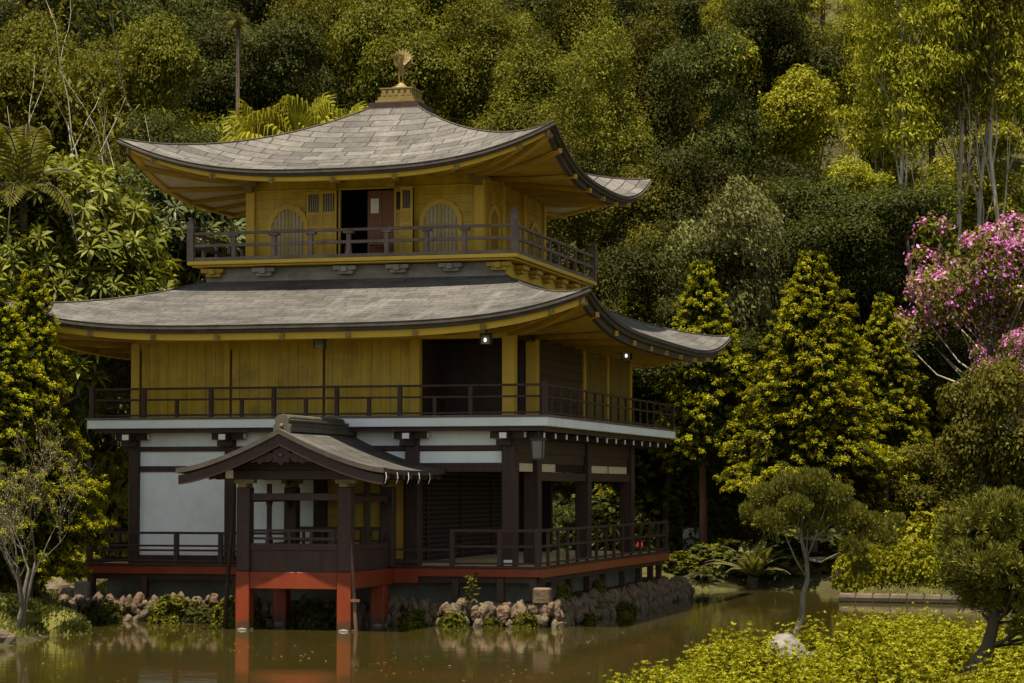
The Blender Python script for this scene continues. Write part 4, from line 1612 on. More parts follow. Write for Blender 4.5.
broad('round_mid', 11, 11, 3.4, 3.6, 62, 1472, .121, 'leaf_mid')
broad('round_mid2', 12, 12, 3.1, 4.4, 66, 1472, .121, 'leaf_mid', rmin=.5, rmax=1.05)
broad('round_light', 13, 9.5, 3.2, 3.0, 70, 868, .133, 'leaf_light', rmin=.45, rmax=.95, squash=.65)
broad('round_light2', 14, 11, 2.8, 4.2, 64, 868, .140, 'leaf_light', rmin=.45, rmax=1.0)
broad('dark_broad', 15, 12, 3.4, 4.6, 66, 1472, .121, 'leaf_dark')
broad('dark_broad2', 16, 11, 3.0, 4.4, 60, 1472, .121, 'leaf_dark', rmin=.5, rmax=1.2)
broad('olive_column', 17, 14, 2.7, 6.4, 120, 651, .133, 'leaf_olive', rmin=.4, rmax=.9, squash=1.25, shape='cone', aspect=.4)
broad('olive_column2', 18, 13, 3.0, 5.6, 120, 651, .133, 'leaf_olive', rmin=.4, rmax=.85, squash=1.2, aspect=.4)
broad('pale_willow', 19, 8, 2.6, 3.6, 90, 620, .13, 'leaf_pale', rmin=.35, rmax=.75, squash=.95, aspect=.42, axis=np.array([.4, .4, -.6]), upw=.35, jit=.5)
broad('small_round', 20, 3.4, 1.7, 1.6, 70, 589, .094, 'leaf_olive', rmin=.3, rmax=.55, r0=.08, ftrunk=.7)


def eucalypt(kind, seed, H, mat='leaf_light', dens=1.0):
    mb, ends = branchy(seed, (0, 0, -.4), H * .96, .115, (random.uniform(-1, 1), random.uniform(-1, 1)), 11, .42, .26, 1.6, sub=3, wob=.16)
    V = []
    for e in ends:
        for k in range(2):
            c = np.array(e) + rng.normal(0, .5, 3)
            if c[2] < H * .56:
                continue
            r_ = rng.uniform(.42, .85)
            V.append(clump(c, (r_, r_, r_ * .55), int(480 * dens * r_ * r_), .15, .36, np.array([.3, .3, -.6]), upw=.45, jit=.5))
    proto(kind, mb, 'bark_pale', [('crown', np.concatenate(V), mat, None)], H)


eucalypt('pale_trunk', 31, 14)
eucalypt('pale_trunk2', 32, 13, 'leaf_mid', .8)
eucalypt('pale_trunk3', 33, 14, 'leaf_light', .9)


def golden(kind, seed, H, rmax, base=.12, nbr=230, per=96):
    r2 = np.random.default_rng(seed)
    V, MI = [], []
    mb = MB()
    mb.tube([(0, 0, -.5), (.03, 0, H * .2), (-.03, .02, H * .5), (0, 0, H * .97)], [.17, .14, .09, .012], 8)
    for i in range(nbr):
        t = base + (1 - base) * ((i + r2.uniform(-.5, .5)) / nbr) ** .95
        t = min(max(t, base), .985)
        a = i * 2.39996 + r2.uniform(-.9, .9)
        lob = 1 + .13 * math.sin(2 * a + seed) + .13 * math.sin(9 * t + 3 * a)
        R_ = rmax * (1 - t) ** .70 * lob * r2.uniform(.66, 1.10) * (1 if t > base + .08 else .8) + .05
        out = np.array([math.cos(a), math.sin(a), 0])
        side = np.array([-out[1], out[0], 0])
        droop = r2.uniform(.0, .45)
        z0 = H * t + .12

        def spine(q):
            return np.array([0, 0, z0]) + out * (R_ * q) + np.array([0, 0, 1]) * (.10 * math.sin(q * 2.2) - droop * R_ * q ** 1.6 * .55)
        mb.tube([spine(0), spine(.5), spine(.95)], [.03, .02, .006], 4)
        nf = max(3, int(4.2 * R_) + 1)
        for f in range(nf):
            q = 1 - .75 * (f / nf) * r2.uniform(.8, 1.1)
            for sg in ((0,) if f == 0 else (-1, 1)):
                ang = sg * r2.uniform(.5, 1.0)
                dr = out * math.cos(ang) + side * math.sin(ang)
                ln = r2.uniform(.24, .50) * (.45 + .5 * min(R_, 1.15))
                c = spine(q) - dr * ln * .45 + side * sg * .10 * R_ + np.array([0, 0, r2.normal(0, .09)])
                tilt = r2.uniform(-.10, .42)
                sd = np.array([-dr[1], dr[0], 0])
                k = per
                u = r2.random(k) ** .75
                w_ = r2.uniform(-1, 1, k) * .36 * np.sin(np.pi * np.clip(u * .8 + .12, 0, 1))
                P = c + dr * (u * ln * 1.25)[:, None] + sd * (w_ * ln)[:, None]
                P[:, 2] += ln * (.16 * np.sin(u * 2.4) - .20 * u ** 2 - .5 * np.abs(w_) ** 1.5 + tilt * u) + r2.normal(0, .03, k)
                Nn = np.array([0, 0, 1.0]) + dr * (.38 - tilt) + sd * (w_ * .9)[:, None]
                V.append(leaves(P, Nn, .064, .6, dr[None, :] + sd * w_[:, None] * 1.5, .28))
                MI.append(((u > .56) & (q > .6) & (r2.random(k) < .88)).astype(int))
    m_ = 4200
    t = base + (1 - base) * r2.random(m_)
    a = r2.uniform(0, 6.283, m_)
    rr_ = rmax * (1 - t) ** .70 * r2.random(m_) ** .6 * .62
    P = np.stack([np.cos(a) * rr_, np.sin(a) * rr_, H * t], 1)
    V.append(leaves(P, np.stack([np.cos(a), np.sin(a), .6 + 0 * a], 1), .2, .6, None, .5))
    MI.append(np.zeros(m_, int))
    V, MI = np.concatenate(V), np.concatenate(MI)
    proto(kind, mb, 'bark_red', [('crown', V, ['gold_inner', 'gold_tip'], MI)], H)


golden('golden_cypress', 41, 8.0, 3.25, .18, 330)
golden('golden_cypress2', 42, 8.0, 2.75, .34, 230)
golden('golden_cypress3', 43, 8.0, 2.7, .08, 270)


def whorls(kind, seed, H, rx, rz, n, mat, bark, ls=.42, wd=.30):
    c0 = H - rz
    r2 = np.random.default_rng(seed)
    V, tg = [], []
    for i in range(n):
        d = unit(r2.normal(0, 1, 3))
        d[2] = abs(d[2]) * .9 if r2.random() < .75 else d[2]
        c = d * np.array([rx, rx, rz]) * r2.uniform(.55, 1.0) + np.array([0, 0, c0])
        if i % 6 == 0:
            tg.append(c)
        ax = unit(np.array([d[0] * .6, d[1] * .6, .8]) + r2.normal(0, .25, 3))
        k = 16
        a = np.arange(k) * 2.4
        e1 = unit(np.cross(ax, [.3, .8, .1]))
        e2 = np.cross(ax, e1)
        rad = np.cos(a)[:, None] * e1 + np.sin(a)[:, None] * e2
        el = np.linspace(-.35, .75, k)[:, None]
        ld = unit(rad * (1 - np.abs(el) * .5) + ax * el)
        L_ = ls * r2.uniform(.75, 1.15, k)[:, None]
        sd_ = unit(np.cross(ld, ax))
        b0 = c + ld * .03
        mid = b0 + ld * L_ * .55
        tip = b0 + ld * L_ - np.array([0, 0, 1]) * L_ * .22
        w_ = L_ * wd * .5
        q1 = np.stack([b0, mid + sd_ * w_, tip, mid - sd_ * w_], 1)
        V.append(q1)
    mb, _ = branchy(seed, (0, 0, -.4), H * .8, .12, n_limbs=0, targets=tg, start=.25, wob=.1)
    proto(kind, mb, bark, [('crown', np.concatenate(V), mat, None)], H)


whorls('bigleaf', 51, 7.5, 2.6, 3.0, 1500, 'leaf_gloss', 'bark_grey', .25, .32)
whorls('bigleaf_dark', 52, 7.5, 2.5, 1.9, 900, 'leaf_gloss_dark', 'bark_pale', .28)


def fan_palm(kind, seed, H, n=13, blade=1.0):
    r_ = random.Random(seed)
    V = []
    mb = MB()
    mb.tube([(0, 0, -.4), (.05, 0, H * .4), (0, .04, H * .86)], [.15, .12, .11], 8)
    for k in range(n):
        a = k * 2.4
        el = r_.uniform(.15, 1.2)
        d = Vector((math.cos(a) * math.cos(el), math.sin(a) * math.cos(el), math.sin(el)))
        p0 = Vector((0, 0, H * .85))
        p1 = p0 + d * r_.uniform(.7, 1.0)
        mb.tube([p0, p0.lerp(p1, .5) + Vector((0, 0, .05)), p1], [.03, .022, .018], 5)
        sd = d.cross(Vector((0, 0, 1))).normalized()
        up = sd.cross(d)
        nb_ = 26
        for j in range(nb_):
            b_ = -2.0 + 4.0 * j / (nb_ - 1)
            bd_ = (d * math.cos(b_) + sd * math.sin(b_)).normalized()
            ln = blade * (1 - .14 * abs(b_)) * r_.uniform(.92, 1.05)
            w_ = bd_.cross(up).normalized() * .035
            q0, q1, q2 = p1, p1 + bd_ * ln * .62 + up * .04, p1 + bd_ * ln * .86 - Vector((0, 0, ln * .16))
            q3 = p1 + bd_ * ln * .94 - Vector((0, 0, ln * .42))
            V.append([q0 - w_ * .4, q0 + w_ * .4, q1 + w_, q1 - w_])
            V.append([q1 - w_, q1 + w_, q2 + w_ * .7, q2 - w_ * .7])
            V.append([q2 - w_ * .7, q2 + w_ * .7, q3 + w_ * .15, q3 - w_ * .15])
    proto(kind, mb, 'bark_dark', [('fronds', np.array([[tuple(p) for p in q] for q in V]), 'leaf_light', None)], H)


fan_palm('fan_palm', 61, 9, 15, 1.15)
fan_palm('fan_palm2', 62, 9, 13, 1.1)


def frond_plant(kind, seed, H, n, ln, mat, droop=.8, pin=.22, trunk_r=.1, el0=.6, bark='bark_dark'):
    r_ = random.Random(seed)
    V = []
    mb = MB()
    mb.tube([(0, 0, -.3), (.03, .02, H * .5), (0, 0, H)], [trunk_r * 1.2, trunk_r, trunk_r], 8)
    for k in range(n):
        a = k * 2.4 + r_.uniform(-.2, .2)
        el = el0 + r_.uniform(-.45, .6)
        p = Vector((0, 0, H))
        L_ = ln * r_.uniform(.75, 1.1)
        pts = [p.copy()]
        ns = 14
        e = el
        for j in range(ns):
            d = Vector((math.cos(a) * math.cos(e), math.sin(a) * math.cos(e), math.sin(e)))
            p = p + d * L_ / ns
            e -= droop * 1.4 / ns * (1 + j / ns)
            pts.append(p.copy())
        mb.tube(pts, [.02 * (1 - .8 * j / ns) + .004 for j in range(ns + 1)], 4)
        for j in range(1, ns + 1):
            for f in (0, .5):
                q = pts[j - 1].lerp(pts[j], f)
                d = (pts[j] - pts[j - 1]).normalized()
                sd = d.cross(Vector((0, 0, 1))).normalized()
                t = (j + f) / ns
                pl_ = L_ * pin * (math.sin(min(1, t * 1.05 + .12) * math.pi) ** .6) + .02
                for s_ in (-1, 1):
                    bd_ = (sd * s_ + d * .45 - Vector((0, 0, .18))).normalized()
                    w_ = d * L_ / ns * .2
                    tp = q + bd_ * pl_
                    V.append([q - w_, q + bd_ * pl_ * .5 - w_ * 1.1, tp, q + bd_ * pl_ * .5 + w_ * 1.1])
    proto(kind, mb, bark, [('fronds', np.array([[tuple(p) for p in q] for q in V]), mat, None)], H)


frond_plant('tree_fern', 71, 4.0, 16, 2.1, 'leaf_mid', .9)
frond_plant('cycad', 72, .25, 18, 1.1, 'grass_blade', .6, .16, .12, .95)
frond_plant('tall_palm', 73, 10.0, 13, 1.05, 'leaf_mid', 1.1, .3, .10, .6, 'bark_dark')
frond_plant('fern', 74, .15, 14, .7, 'bank_plant', 1.0, .2, .05, .8)


def tufts_at(P, dirs, n, ln, wd):
    V = []
    for c, ax in zip(P, dirs):
        d = unit(rng.normal(0, 1, (n, 3)) * .55 + np.array(ax) * 1.0)
        L_ = (ln * rng.uniform(.7, 1.15, n))[:, None]
        sd_ = unit(np.cross(d, rng.normal(0, 1, (n, 3))))
        w_ = wd * .5
        b0 = np.array(c) + d * .01
        V.append(np.stack([b0 - sd_ * w_ * .6, b0 + d * L_ * .6 - sd_ * w_, b0 + d * L_, b0 + d * L_ * .6 + sd_ * w_], 1))
    return np.concatenate(V)


def garden_pine(kind, seed, H, trunk, pads, trunk_r=.07, bark='bark_lichen', ntuft=125, flat=.5, nl=.125):
    """trunk: crooked polyline; pads: (x, y, z, radius) of foliage clouds"""
    r_ = random.Random(seed)
    mb = MB()
    pts = [Vector(p) for p in trunk]
    n = len(pts)
    mb.tube(pts, [trunk_r * (1.3 - .85 * i / (n - 1)) * r_.uniform(.9, 1.12) for i in range(n)], 9)
    P, D = [], []
    for (px_, py_, pz_, pr_) in pads:
        c = Vector((px_, py_, pz_))
        cand = [p for p in pts if H * .42 < p.z < pz_ - .10] or [pts[n // 2]]
        t0 = cand[-1] if r_.random() < .5 else r_.choice(cand[-3:])
        dv = c - t0
        m1 = t0 + dv * .35 + Vector((r_.uniform(-.08, .08), r_.uniform(-.08, .08), r_.uniform(-.08, .02)))
        m2 = t0 + dv * .7 + Vector((r_.uniform(-.06, .06), r_.uniform(-.06, .06), r_.uniform(-.02, .08)))
        mb.tube([t0, m1, m2, c], [trunk_r * .30, trunk_r * .22, trunk_r * .16, trunk_r * .07], 6)
        for i in range(int(ntuft * (pr_ / .5) ** 2)):
            d = Vector((r_.gauss(0, 1), r_.gauss(0, 1), r_.gauss(.2, .75))).normalized()
            q = c + Vector((d.x * pr_, d.y * pr_, d.z * pr_ * flat)) * r_.uniform(.5, 1.08)
            P.append(tuple(q))
            D.append((d.x * .45, d.y * .45, .75 + d.z * .3))
            if i % 4 == 0:
                mb.tube([c, c.lerp(q, .6) + Vector((0, 0, -.02)), q], [trunk_r * .14, trunk_r * .1, trunk_r * .05], 4)
    V = tufts_at(P, D, 30, nl, nl * .16)
    proto(kind, mb, bark, [('crown', V, 'needle', None)], H)


garden_pine('lake_pine', 81, 2.7,
            [(-.20, 0, -.4), (-.14, 0, .05), (-.02, .02, .35), (.0, -.02, .55), (.16, .0, .80), (.18, .02, 1.05), (.28, 0, 1.25), (.26, .0, 1.5), (.16, .02, 1.75), (.18, 0, 2.05)],
            [(-.05, 0, 2.34, .36), (-.50, .1, 2.24, .34), (.36, -.1, 2.40, .34), (.72, .2, 2.12, .30), (1.12, 0, 1.98, .36), (1.55, .1, 1.90, .30), (-.46, -.25, 1.94, .30), (-.78, .1, 2.06, .22),
             (.1, .35, 2.05, .3), (1.2, -.2, 1.62, .26), (1.42, .1, 1.36, .20), (1.85, -.1, 1.74, .24), (.0, -.3, 2.1, .30), (.85, -.1, 2.26, .28), (.42, .1, 1.86, .26), (2.05, 0, 1.92, .16)], .066, ntuft=330, flat=.40, nl=.095)
garden_pine('corner_pine', 82, 2.6,
            [(-.05, 0, -.5), (.0, 0, .0), (.06, .02, .3), (.12, 0, .5), (.34, .02, .72), (.45, 0, .88), (.52, 0, 1.1), (.56, .02, 1.4), (.66, 0, 1.8), (.74, 0, 2.0)],
            [(.60, 0, 2.14, .40), (.32, .1, 1.98, .36), (1.0, .1, 2.0, .50), (.34, -.3, 1.68, .38), (.8, -.2, 1.62, .5), (.22, 0, 1.5, .30), (1.25, 0, 1.6, .5), (.7, .3, 1.30, .36), (1.1, -.2, 1.2, .42), (.75, .1, 1.8, .5), (1.5, .1, 1.9, .5), (1.55, .1, 1.3, .45), (.95, -.1, 1.02, .26), (1.3, 0, .95, .3), (1.6, .1, 1.0, .36), (.42, 0, 1.32, .24), (.1, 0, 1.75, .2), (.9, 0, 2.25, .24), (1.7, 0, 2.1, .4)],
            .085, 'bark_dark', 210, .5, .095)


def azalea(kind, seed, r, h, n=900, leaf=.05, mats=('azalea_leaf', 'azalea_shade'), shoots=40, sl=.16):
    """rosettes over a lumpy dome plus upright leafy shoots"""
    r2 = np.random.default_rng(seed)
    d = sphere_dirs(n, .55)
    d[:, 2] = np.abs(d[:, 2])
    bump_ = 1 + .16 * np.sin(4 * d[:, 0] + seed) * np.sin(4 * d[:, 1] + seed * 2) + .06 * r2.normal(0, 1, n)
    c = d * np.array([r, r, h]) * (bump_ * r2.uniform(.74, 1.02, n))[:, None]
    k = shoots
    sd_ = sphere_dirs(k, .5)
    sd_[:, 2] = np.abs(sd_[:, 2]) + .15
    sd_ = unit(sd_)
    base = sd_ * np.array([r, r, h]) * r2.uniform(.85, 1.05, (k, 1))
    dr = unit(sd_ * .3 + np.array([0, 0, 1.0]) + r2.normal(0, .22, (k, 3)))
    ln = sl * r2.uniform(.4, 1.5, (k, 1))
    for j in range(6):
        c = np.concatenate([c, base + dr * ln * j / 5])
        d = np.concatenate([d, dr])
    V, MI = [], []
    m_ = 6
    nn_ = len(c)
    e1 = unit(np.cross(d, r2.normal(0, 1, (nn_, 3))))
    e2 = np.cross(d, e1)
    ph = r2.uniform(0, 6.28, nn_)
    for j in range(m_):
        a = j * 2 * math.pi / m_ + ph
        ax = unit(e1 * np.cos(a)[:, None] + e2 * np.sin(a)[:, None] + d * r2.uniform(.2, 1.1, (nn_, 1)))
        P = c + ax * leaf * .5
        Nn = unit(d * 1.0 - ax * .5 + r2.normal(0, .2, (nn_, 3)))
        V.append(leaves(P, Nn, leaf, .5, ax * 4, .15))
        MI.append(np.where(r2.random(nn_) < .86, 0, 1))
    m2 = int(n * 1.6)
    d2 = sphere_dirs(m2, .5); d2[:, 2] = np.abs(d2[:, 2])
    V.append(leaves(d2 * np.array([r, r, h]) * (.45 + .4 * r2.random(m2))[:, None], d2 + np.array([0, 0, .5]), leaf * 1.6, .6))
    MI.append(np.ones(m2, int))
    mb = MB()
    for i in range(16):
        a, e = r2.uniform(0, 6.28), r2.uniform(.4, 1.4)
        q = np.array([math.cos(a) * math.cos(e) * r, math.sin(a) * math.cos(e) * r, math.sin(e) * h]) * .85
        mb.tube([(0, 0, -.1), tuple(q * .5 + [0, 0, .05]), tuple(q)], [.016, .011, .005], 5)
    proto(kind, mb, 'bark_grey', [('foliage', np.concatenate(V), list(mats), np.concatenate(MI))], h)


azalea('azalea', 91, .62, .80, 460, .05, shoots=270, sl=.34)
azalea('azalea2', 92, .55, .70, 400, .05, shoots=240, sl=.38)
azalea('azalea3', 93, .70, .75, 520, .05, shoots=300, sl=.32)
azalea('far_azalea', 94, .95, .9, 800, .075, shoots=200, sl=.14)
azalea('bank_shrub', 95, .9, .8, 420, .12, ('bank_plant', 'leaf_dark'), 20)
azalea('bank_shrub2', 96, .7, .75, 360, .14, ('leaf_mid', 'bank_plant'), 30)
azalea('leafy_shrub', 97, 1.0, 1.2, 520, .14, ('leaf_light', 'leaf_mid'), 60, .3)

# bare twiggy tree
random.seed(5)
mbt = MB()
tw, tw_dirs = [], []


def grow(p, d, ln, r_, lev):
    p = Vector(p)
    pts, rad = [p], [r_]
    for j in range(4):
        d = (d + Vector((random.uniform(-.22, .22), random.uniform(-.22, .22), random.uniform(-.08, .20)))).normalized()
        pts.append(pts[-1] + d * ln / 4)
        rad.append(r_ * (1 - .5 * (j + 1) / 4))
    mbt.tube(pts, rad, 7 if lev < 2 else 4, cap=False)
    if lev >= 3:
        for q in pts[1:]:
            tw.append(tuple(q)); tw_dirs.append(tuple(d))
    if lev < 5:
        nk = 3 if lev < 4 else 2
        for k in range(nk):
            i = 4 if k == 0 else random.choice((2, 3, 4))
            a = random.uniform(0, 6.28)
            sd = Vector((math.cos(a), math.sin(a), random.uniform(-.15, .5)))
            grow(pts[i], (d * .75 + sd * .75).normalized(), ln * random.uniform(.62, .82), max(rad[i] * .68, .005), lev + 1)


grow((0, 0, -.3), Vector((.25, 0, 1)), 1.35, .10, 0)
grow((.12, .12, -.3), Vector((.05, .25, 1)), 1.5, .075, 0)
tw = np.array(tw)
tw = np.repeat(tw, 2, 0)
sel = rng.random(len(tw)) < .55
Vb = leaves(tw[sel] + rng.normal(0, .05, (sel.sum(), 3)), np.tile([0, 0, 1.0], (sel.sum(), 1)), .055, .4, None, .8)
hb_ = max(p[2] for p in mbt.v)
proto('bare_tree', mbt, 'bark_twig', [('sparse_leaves', Vb, 'dry_leaf', None)], hb_)
print('bare tree height', hb_, len(mbt.f))

# pale bare-limbed tree: few thick limbs, airy leaves
random.seed(15)
mbt = MB()
tw, tw_dirs = [], []
grow((0, 0, -.3), Vector((.12, 0, 1)), 3.6, .15, 2)
grow((.2, .1, -.3), Vector((-.25, .1, 1)), 3.2, .12, 2)
tw = np.array(tw)
tw3 = np.repeat(tw, 14, 0)
Vb = leaves(tw3 + rng.normal(0, .30, tw3.shape), np.tile([0, 0, 1.0], (len(tw3), 1)), .13, .5, None, .6)
proto('pale_limbs', mbt, 'bark_pale', [('crown', Vb, 'leaf_mid', None)], 8)

# pink flowering tree
cl_ = crown_clumps(111, 70, 7.5, 5.0, 3.1, 2.7, .32, .66, .8, 'even')
Vg, Vp = [], []
for c, r_ in cl_:
    Vg.append(clump(c, r_, int(330 * r_[0] ** 2 / .5), .15, .5))
    k = int(95 * r_[0] ** 2 / .5 * rng.choice([.2, .6, 1.1, 1.5]))
    d = sphere_dirs(k, .4)
    cc = c + d * r_ * 1.02
    for j in range(3):
        Vp.append(leaves(cc + rng.normal(0, .06, (k, 3)), d + np.array([0, 0, .4]), .082, .85, None, .6))
mbp, _ = branchy(111, (0, 0, -.4), 6.4, .13, n_limbs=0, targets=[c for c, r_ in cl_[::2]], start=.25)
proto('flowering', mbp, 'bark_pale', [('crown', np.concatenate(Vg), 'leaf_mid', None), ('blossoms', np.concatenate(Vp), 'blossom_pink', None)], 7.5)

# ------------------------------------------------------------------ planting
random.seed(21)
USED = {}


def put(name, kind, px, d, ytop, label, cat='tree', group=None, wf=1.0, rz=None, base_dz=0.0):
    l_ = lat(px, d)
    x, y = W(l_, d)
    z = gz(l_, d) + base_dz
    h = hgt(ytop, d) - z
    assert h > 0, (label, h)
    USED.setdefault(label, []).append(name)
    return plant(name, kind, x, y, z, h, label, cat, group, rz, wf)


# right side, in front of the wood
G = 'golden cypresses by the pond'
put('golden_cypress', 'golden_cypress2', 702, 79, 264, 'golden cypress with bare reddish trunk rising behind the lower roof tip', 'tree', G, .76)
put('golden_cypress', 'golden_cypress', 812, 77, 256, 'tallest broad golden cypress standing between the pavilion and the pink tree', 'tree', G, .78)
put('golden_cypress', 'golden_cypress2', 884, 80, 298, 'golden cypress with a slim top just left of the pink tree', 'tree', G, .76)
put('golden_cypress', 'golden_cypress3', 640, 83, 286, 'low golden cypress peeping out between the two roof tips', 'tree', G, .9)
put('golden_cypress', 'golden_cypress2', 930, 84, 352, 'dark shaded cypress below the pink blossoms', 'tree', G, .9)
put('golden_cypress', 'golden_cypress3', 32, 56.5, 272, 'golden cypress at the left end of the pavilion beside the bare tree', 'tree', G, .66)
put('golden_cypress', 'golden_cypress3', -6, 55.5, 290, 'golden cypress cut by the picture edge beside the bare tree', 'tree', G, .9)
put('flowering_tree', 'flowering', 998, 80, 216, 'airy tree covered in pink purple blossoms right of the golden cypresses', 'tree', None, .86)
put('flowering_tree', 'flowering', 1022, 77, 322, 'low pink blossoming tree under the taller pink one', 'tree', None, .7)
put('round_tree', 'small_round', 1004, 71, 366, 'rounded olive green tree below the pink blossoms', 'tree', None, .62)
put('round_tree', 'small_round', 962, 76, 446, 'small bright leafy tree in shade behind the golden shrubs', 'tree', None, .8)
put('lake_pine', 'lake_pine', 792, 39.5, 470, 'small garden pine with mossy leaning trunk and tufted flat crown by the pond', 'tree', 'garden pines', .60, rz=TH)
put('lake_pine', 'corner_pine', 944, 27, 490, 'garden pine with dark crooked trunk growing out of the yellow shrubs', 'tree', 'garden pines', .86, rz=TH)
put('bare_tree', 'bare_tree', 18, 51, 402, 'nearly leafless twiggy tree with grey trunk on the left bank', 'tree', None, .60, rz=TH - .3)

# left side
put('bigleaf_tree', 'bigleaf', 28, 74, 142, 'yellow green large-leaved tree at the picture edge above the left golden cypress', 'tree', 'large-leaved trees', 1.0)
put('bigleaf_tree', 'bigleaf', 88, 76, 215, 'smaller yellow green large-leaved tree just left of the upper roof tip', 'tree', 'large-leaved trees', .9)
put('bigleaf_tree', 'bigleaf_dark', 150, 80, 162, 'dark glossy large-leaved tree with pale stems under the upper roof tip', 'tree', 'large-leaved trees', 1.0)
put('bigleaf_tree', 'bigleaf_dark', 212, 82, 205, 'dark large-leaved tree seen through the left of the upper railing', 'tree', 'large-leaved trees', .9)
put('bigleaf_tree', 'bigleaf_dark', 60, 79, 190, 'dark large-leaved tree between the two yellow green ones', 'tree', 'large-leaved trees', 1.0)
put('tree_fern', 'tree_fern', 22, 71, 116, 'tree fern with arching fronds at the upper left edge', 'tree fern', None, .5)
put('tree_fern', 'tree_fern', 92, 78, 182, 'tree fern frond crown above the small yellow green tree', 'tree fern', None, .62)
for px, yt, lb in ((262, 98, 'fan palm left of two others behind the upper roof slope'), (302, 92, 'fan palm between two others behind the upper roof slope'), (338, 100, 'fan palm half hidden behind the upper roof near its top'), (232, 196, 'low fan palm seen below the upper roof beside the golden wall')):
    put('fan_palm', random.choice(['fan_palm', 'fan_palm2']), px, 84, yt, lb, 'palm', 'fan palms behind the roof', .72)
put('tall_palm', 'tall_palm', 236, 92, 12, 'tall thin palm with a small drooping crown above the upper roof left slope', 'palm', None, .5)
put('tall_palm', 'tall_palm', 250, 95, 30, 'slimmer thin palm right beside the tallest thin palm', 'palm', None, .45)
put('pale_branch_tree', 'pale_limbs', 26, 76, -45, 'tree with forked pale bare branches in the upper left corner', 'tree', None, .62, rz=.4)
put('hedge_shrub', 'leafy_shrub', 118, 76, 432, 'tall clipped dark shrub just left of the first-storey white wall', 'shrub', None, .55)
put('leafy_shrub', 'leafy_shrub', 62, 64, 540, 'pale leafy shrub beneath the bare tree beside the deck', 'shrub', None, 1.0)
put('leafy_shrub', 'leafy_shrub', 8, 57, 545, 'yellow leafy shrub at the left edge behind the bare trunk', 'shrub', None, 1.0)
put('leafy_shrub', 'leafy_shrub', 92, 66, 552, 'low leafy shrub peeping above the left end of the deck', 'shrub', None, .9)

# mid wood: named by where they stand
mid = [
    ('round_mid2', 182, 90, 22, 'olive green'), ('round_mid', 105, 93, 40, 'mid green'), ('round_mid2', 60, 96, 20, 'mid green'),
    ('dark_broad', 300, 96, 20, 'dark green'), ('round_mid', 385, 98, 5, 'olive green'), ('round_mid', 350, 101, -30, 'mid green'),
    ('round_mid2', 430, 95, 40, 'olive green'), ('olive_column', 530, 93, -8, 'feathery olive'), ('olive_column2', 478, 97, -15, 'feathery olive'),
    ('olive_column2', 600, 91, 25, 'feathery olive'), ('olive_column', 655, 95, -30, 'feathery olive'), ('dark_broad2', 705, 93, 40, 'dark green'),
    ('olive_column2', 560, 88, 120, 'feathery olive'), ('round_mid2', 628, 88, 165, 'olive green'), ('dark_broad', 745, 98, 0, 'dark green'),
    ('dark_broad2', 725, 88, 150, 'dark green'), ('pale_willow', 772, 84, 186, 'pale grey green'), ('round_light', 826, 91, 158, 'bright yellow green'),
    ('round_light2', 790, 96, 40, 'yellow green'), ('dark_broad', 880, 86, 182, 'dark olive'), ('dark_broad2', 925, 88, 222, 'dark olive'),
    ('pale_trunk', 930, 86, -190, 'pale-trunked'), ('pale_trunk3', 948, 87, -230, 'pale-trunked'), ('pale_trunk2', 985, 86, -210, 'pale-trunked'), ('pale_trunk', 1012, 87, -240, 'pale-trunked'),
    ('pale_trunk3', 868, 96, -40, 'pale-trunked'), ('round_light2', 905, 98, 60, 'yellow green'), ('round_light', 1000, 95, 130, 'yellow green'),
    ('dark_broad', 235, 99, 30, 'dark green'), ('dark_broad2', 140, 99, -10, 'dark green'), ('round_mid2', 10, 92, 60, 'mid green'),
    ('dark_broad2', 690, 84, 235, 'dark green'), ('pale_willow', 745, 86, 225, 'pale grey green'), ('dark_broad', 190, 88, 120, 'dark green'),
    ('round_mid', 255, 90, 120, 'mid green'), ('dark_broad', 110, 86, 130, 'dark green'), ('dark_broad', 665, 82, 330, 'dark green'),
    ('dark_broad2', 790, 85, 330, 'dark green'), ('dark_broad', 860, 84, 340, 'dark green'), ('dark_broad2', 960, 87, 300, 'dark green'),
    ('dark_broad2', 570, 83, 455, 'dark green'), ('dark_broad', 605, 85, 430, 'dark green'), ('dark_broad2', 585, 80, 505, 'dark green'), ('dark_broad', 625, 82, 470, 'dark green'),
    ('dark_broad', 20, 82, 260, 'dark green'), ('dark_broad2', 175, 84, 260, 'dark green'),
]
KN = {'round_light': 'broadleaf tree', 'round_light2': 'broadleaf tree', 'round_mid': 'broadleaf tree', 'round_mid2': 'broadleaf tree', 'dark_broad': 'broadleaf tree',
      'dark_broad2': 'broadleaf tree', 'olive_column': 'conifer', 'olive_column2': 'conifer', 'pale_willow': 'willowy tree', 'pale_trunk': 'slender tree', 'pale_trunk2': 'slender tree', 'pale_trunk3': 'slender tree'}
NM = {'broadleaf tree': 'broadleaf_tree', 'conifer': 'feathery_conifer', 'willowy tree': 'willow_like_tree', 'slender tree': 'slender_tree'}
random.seed(3)
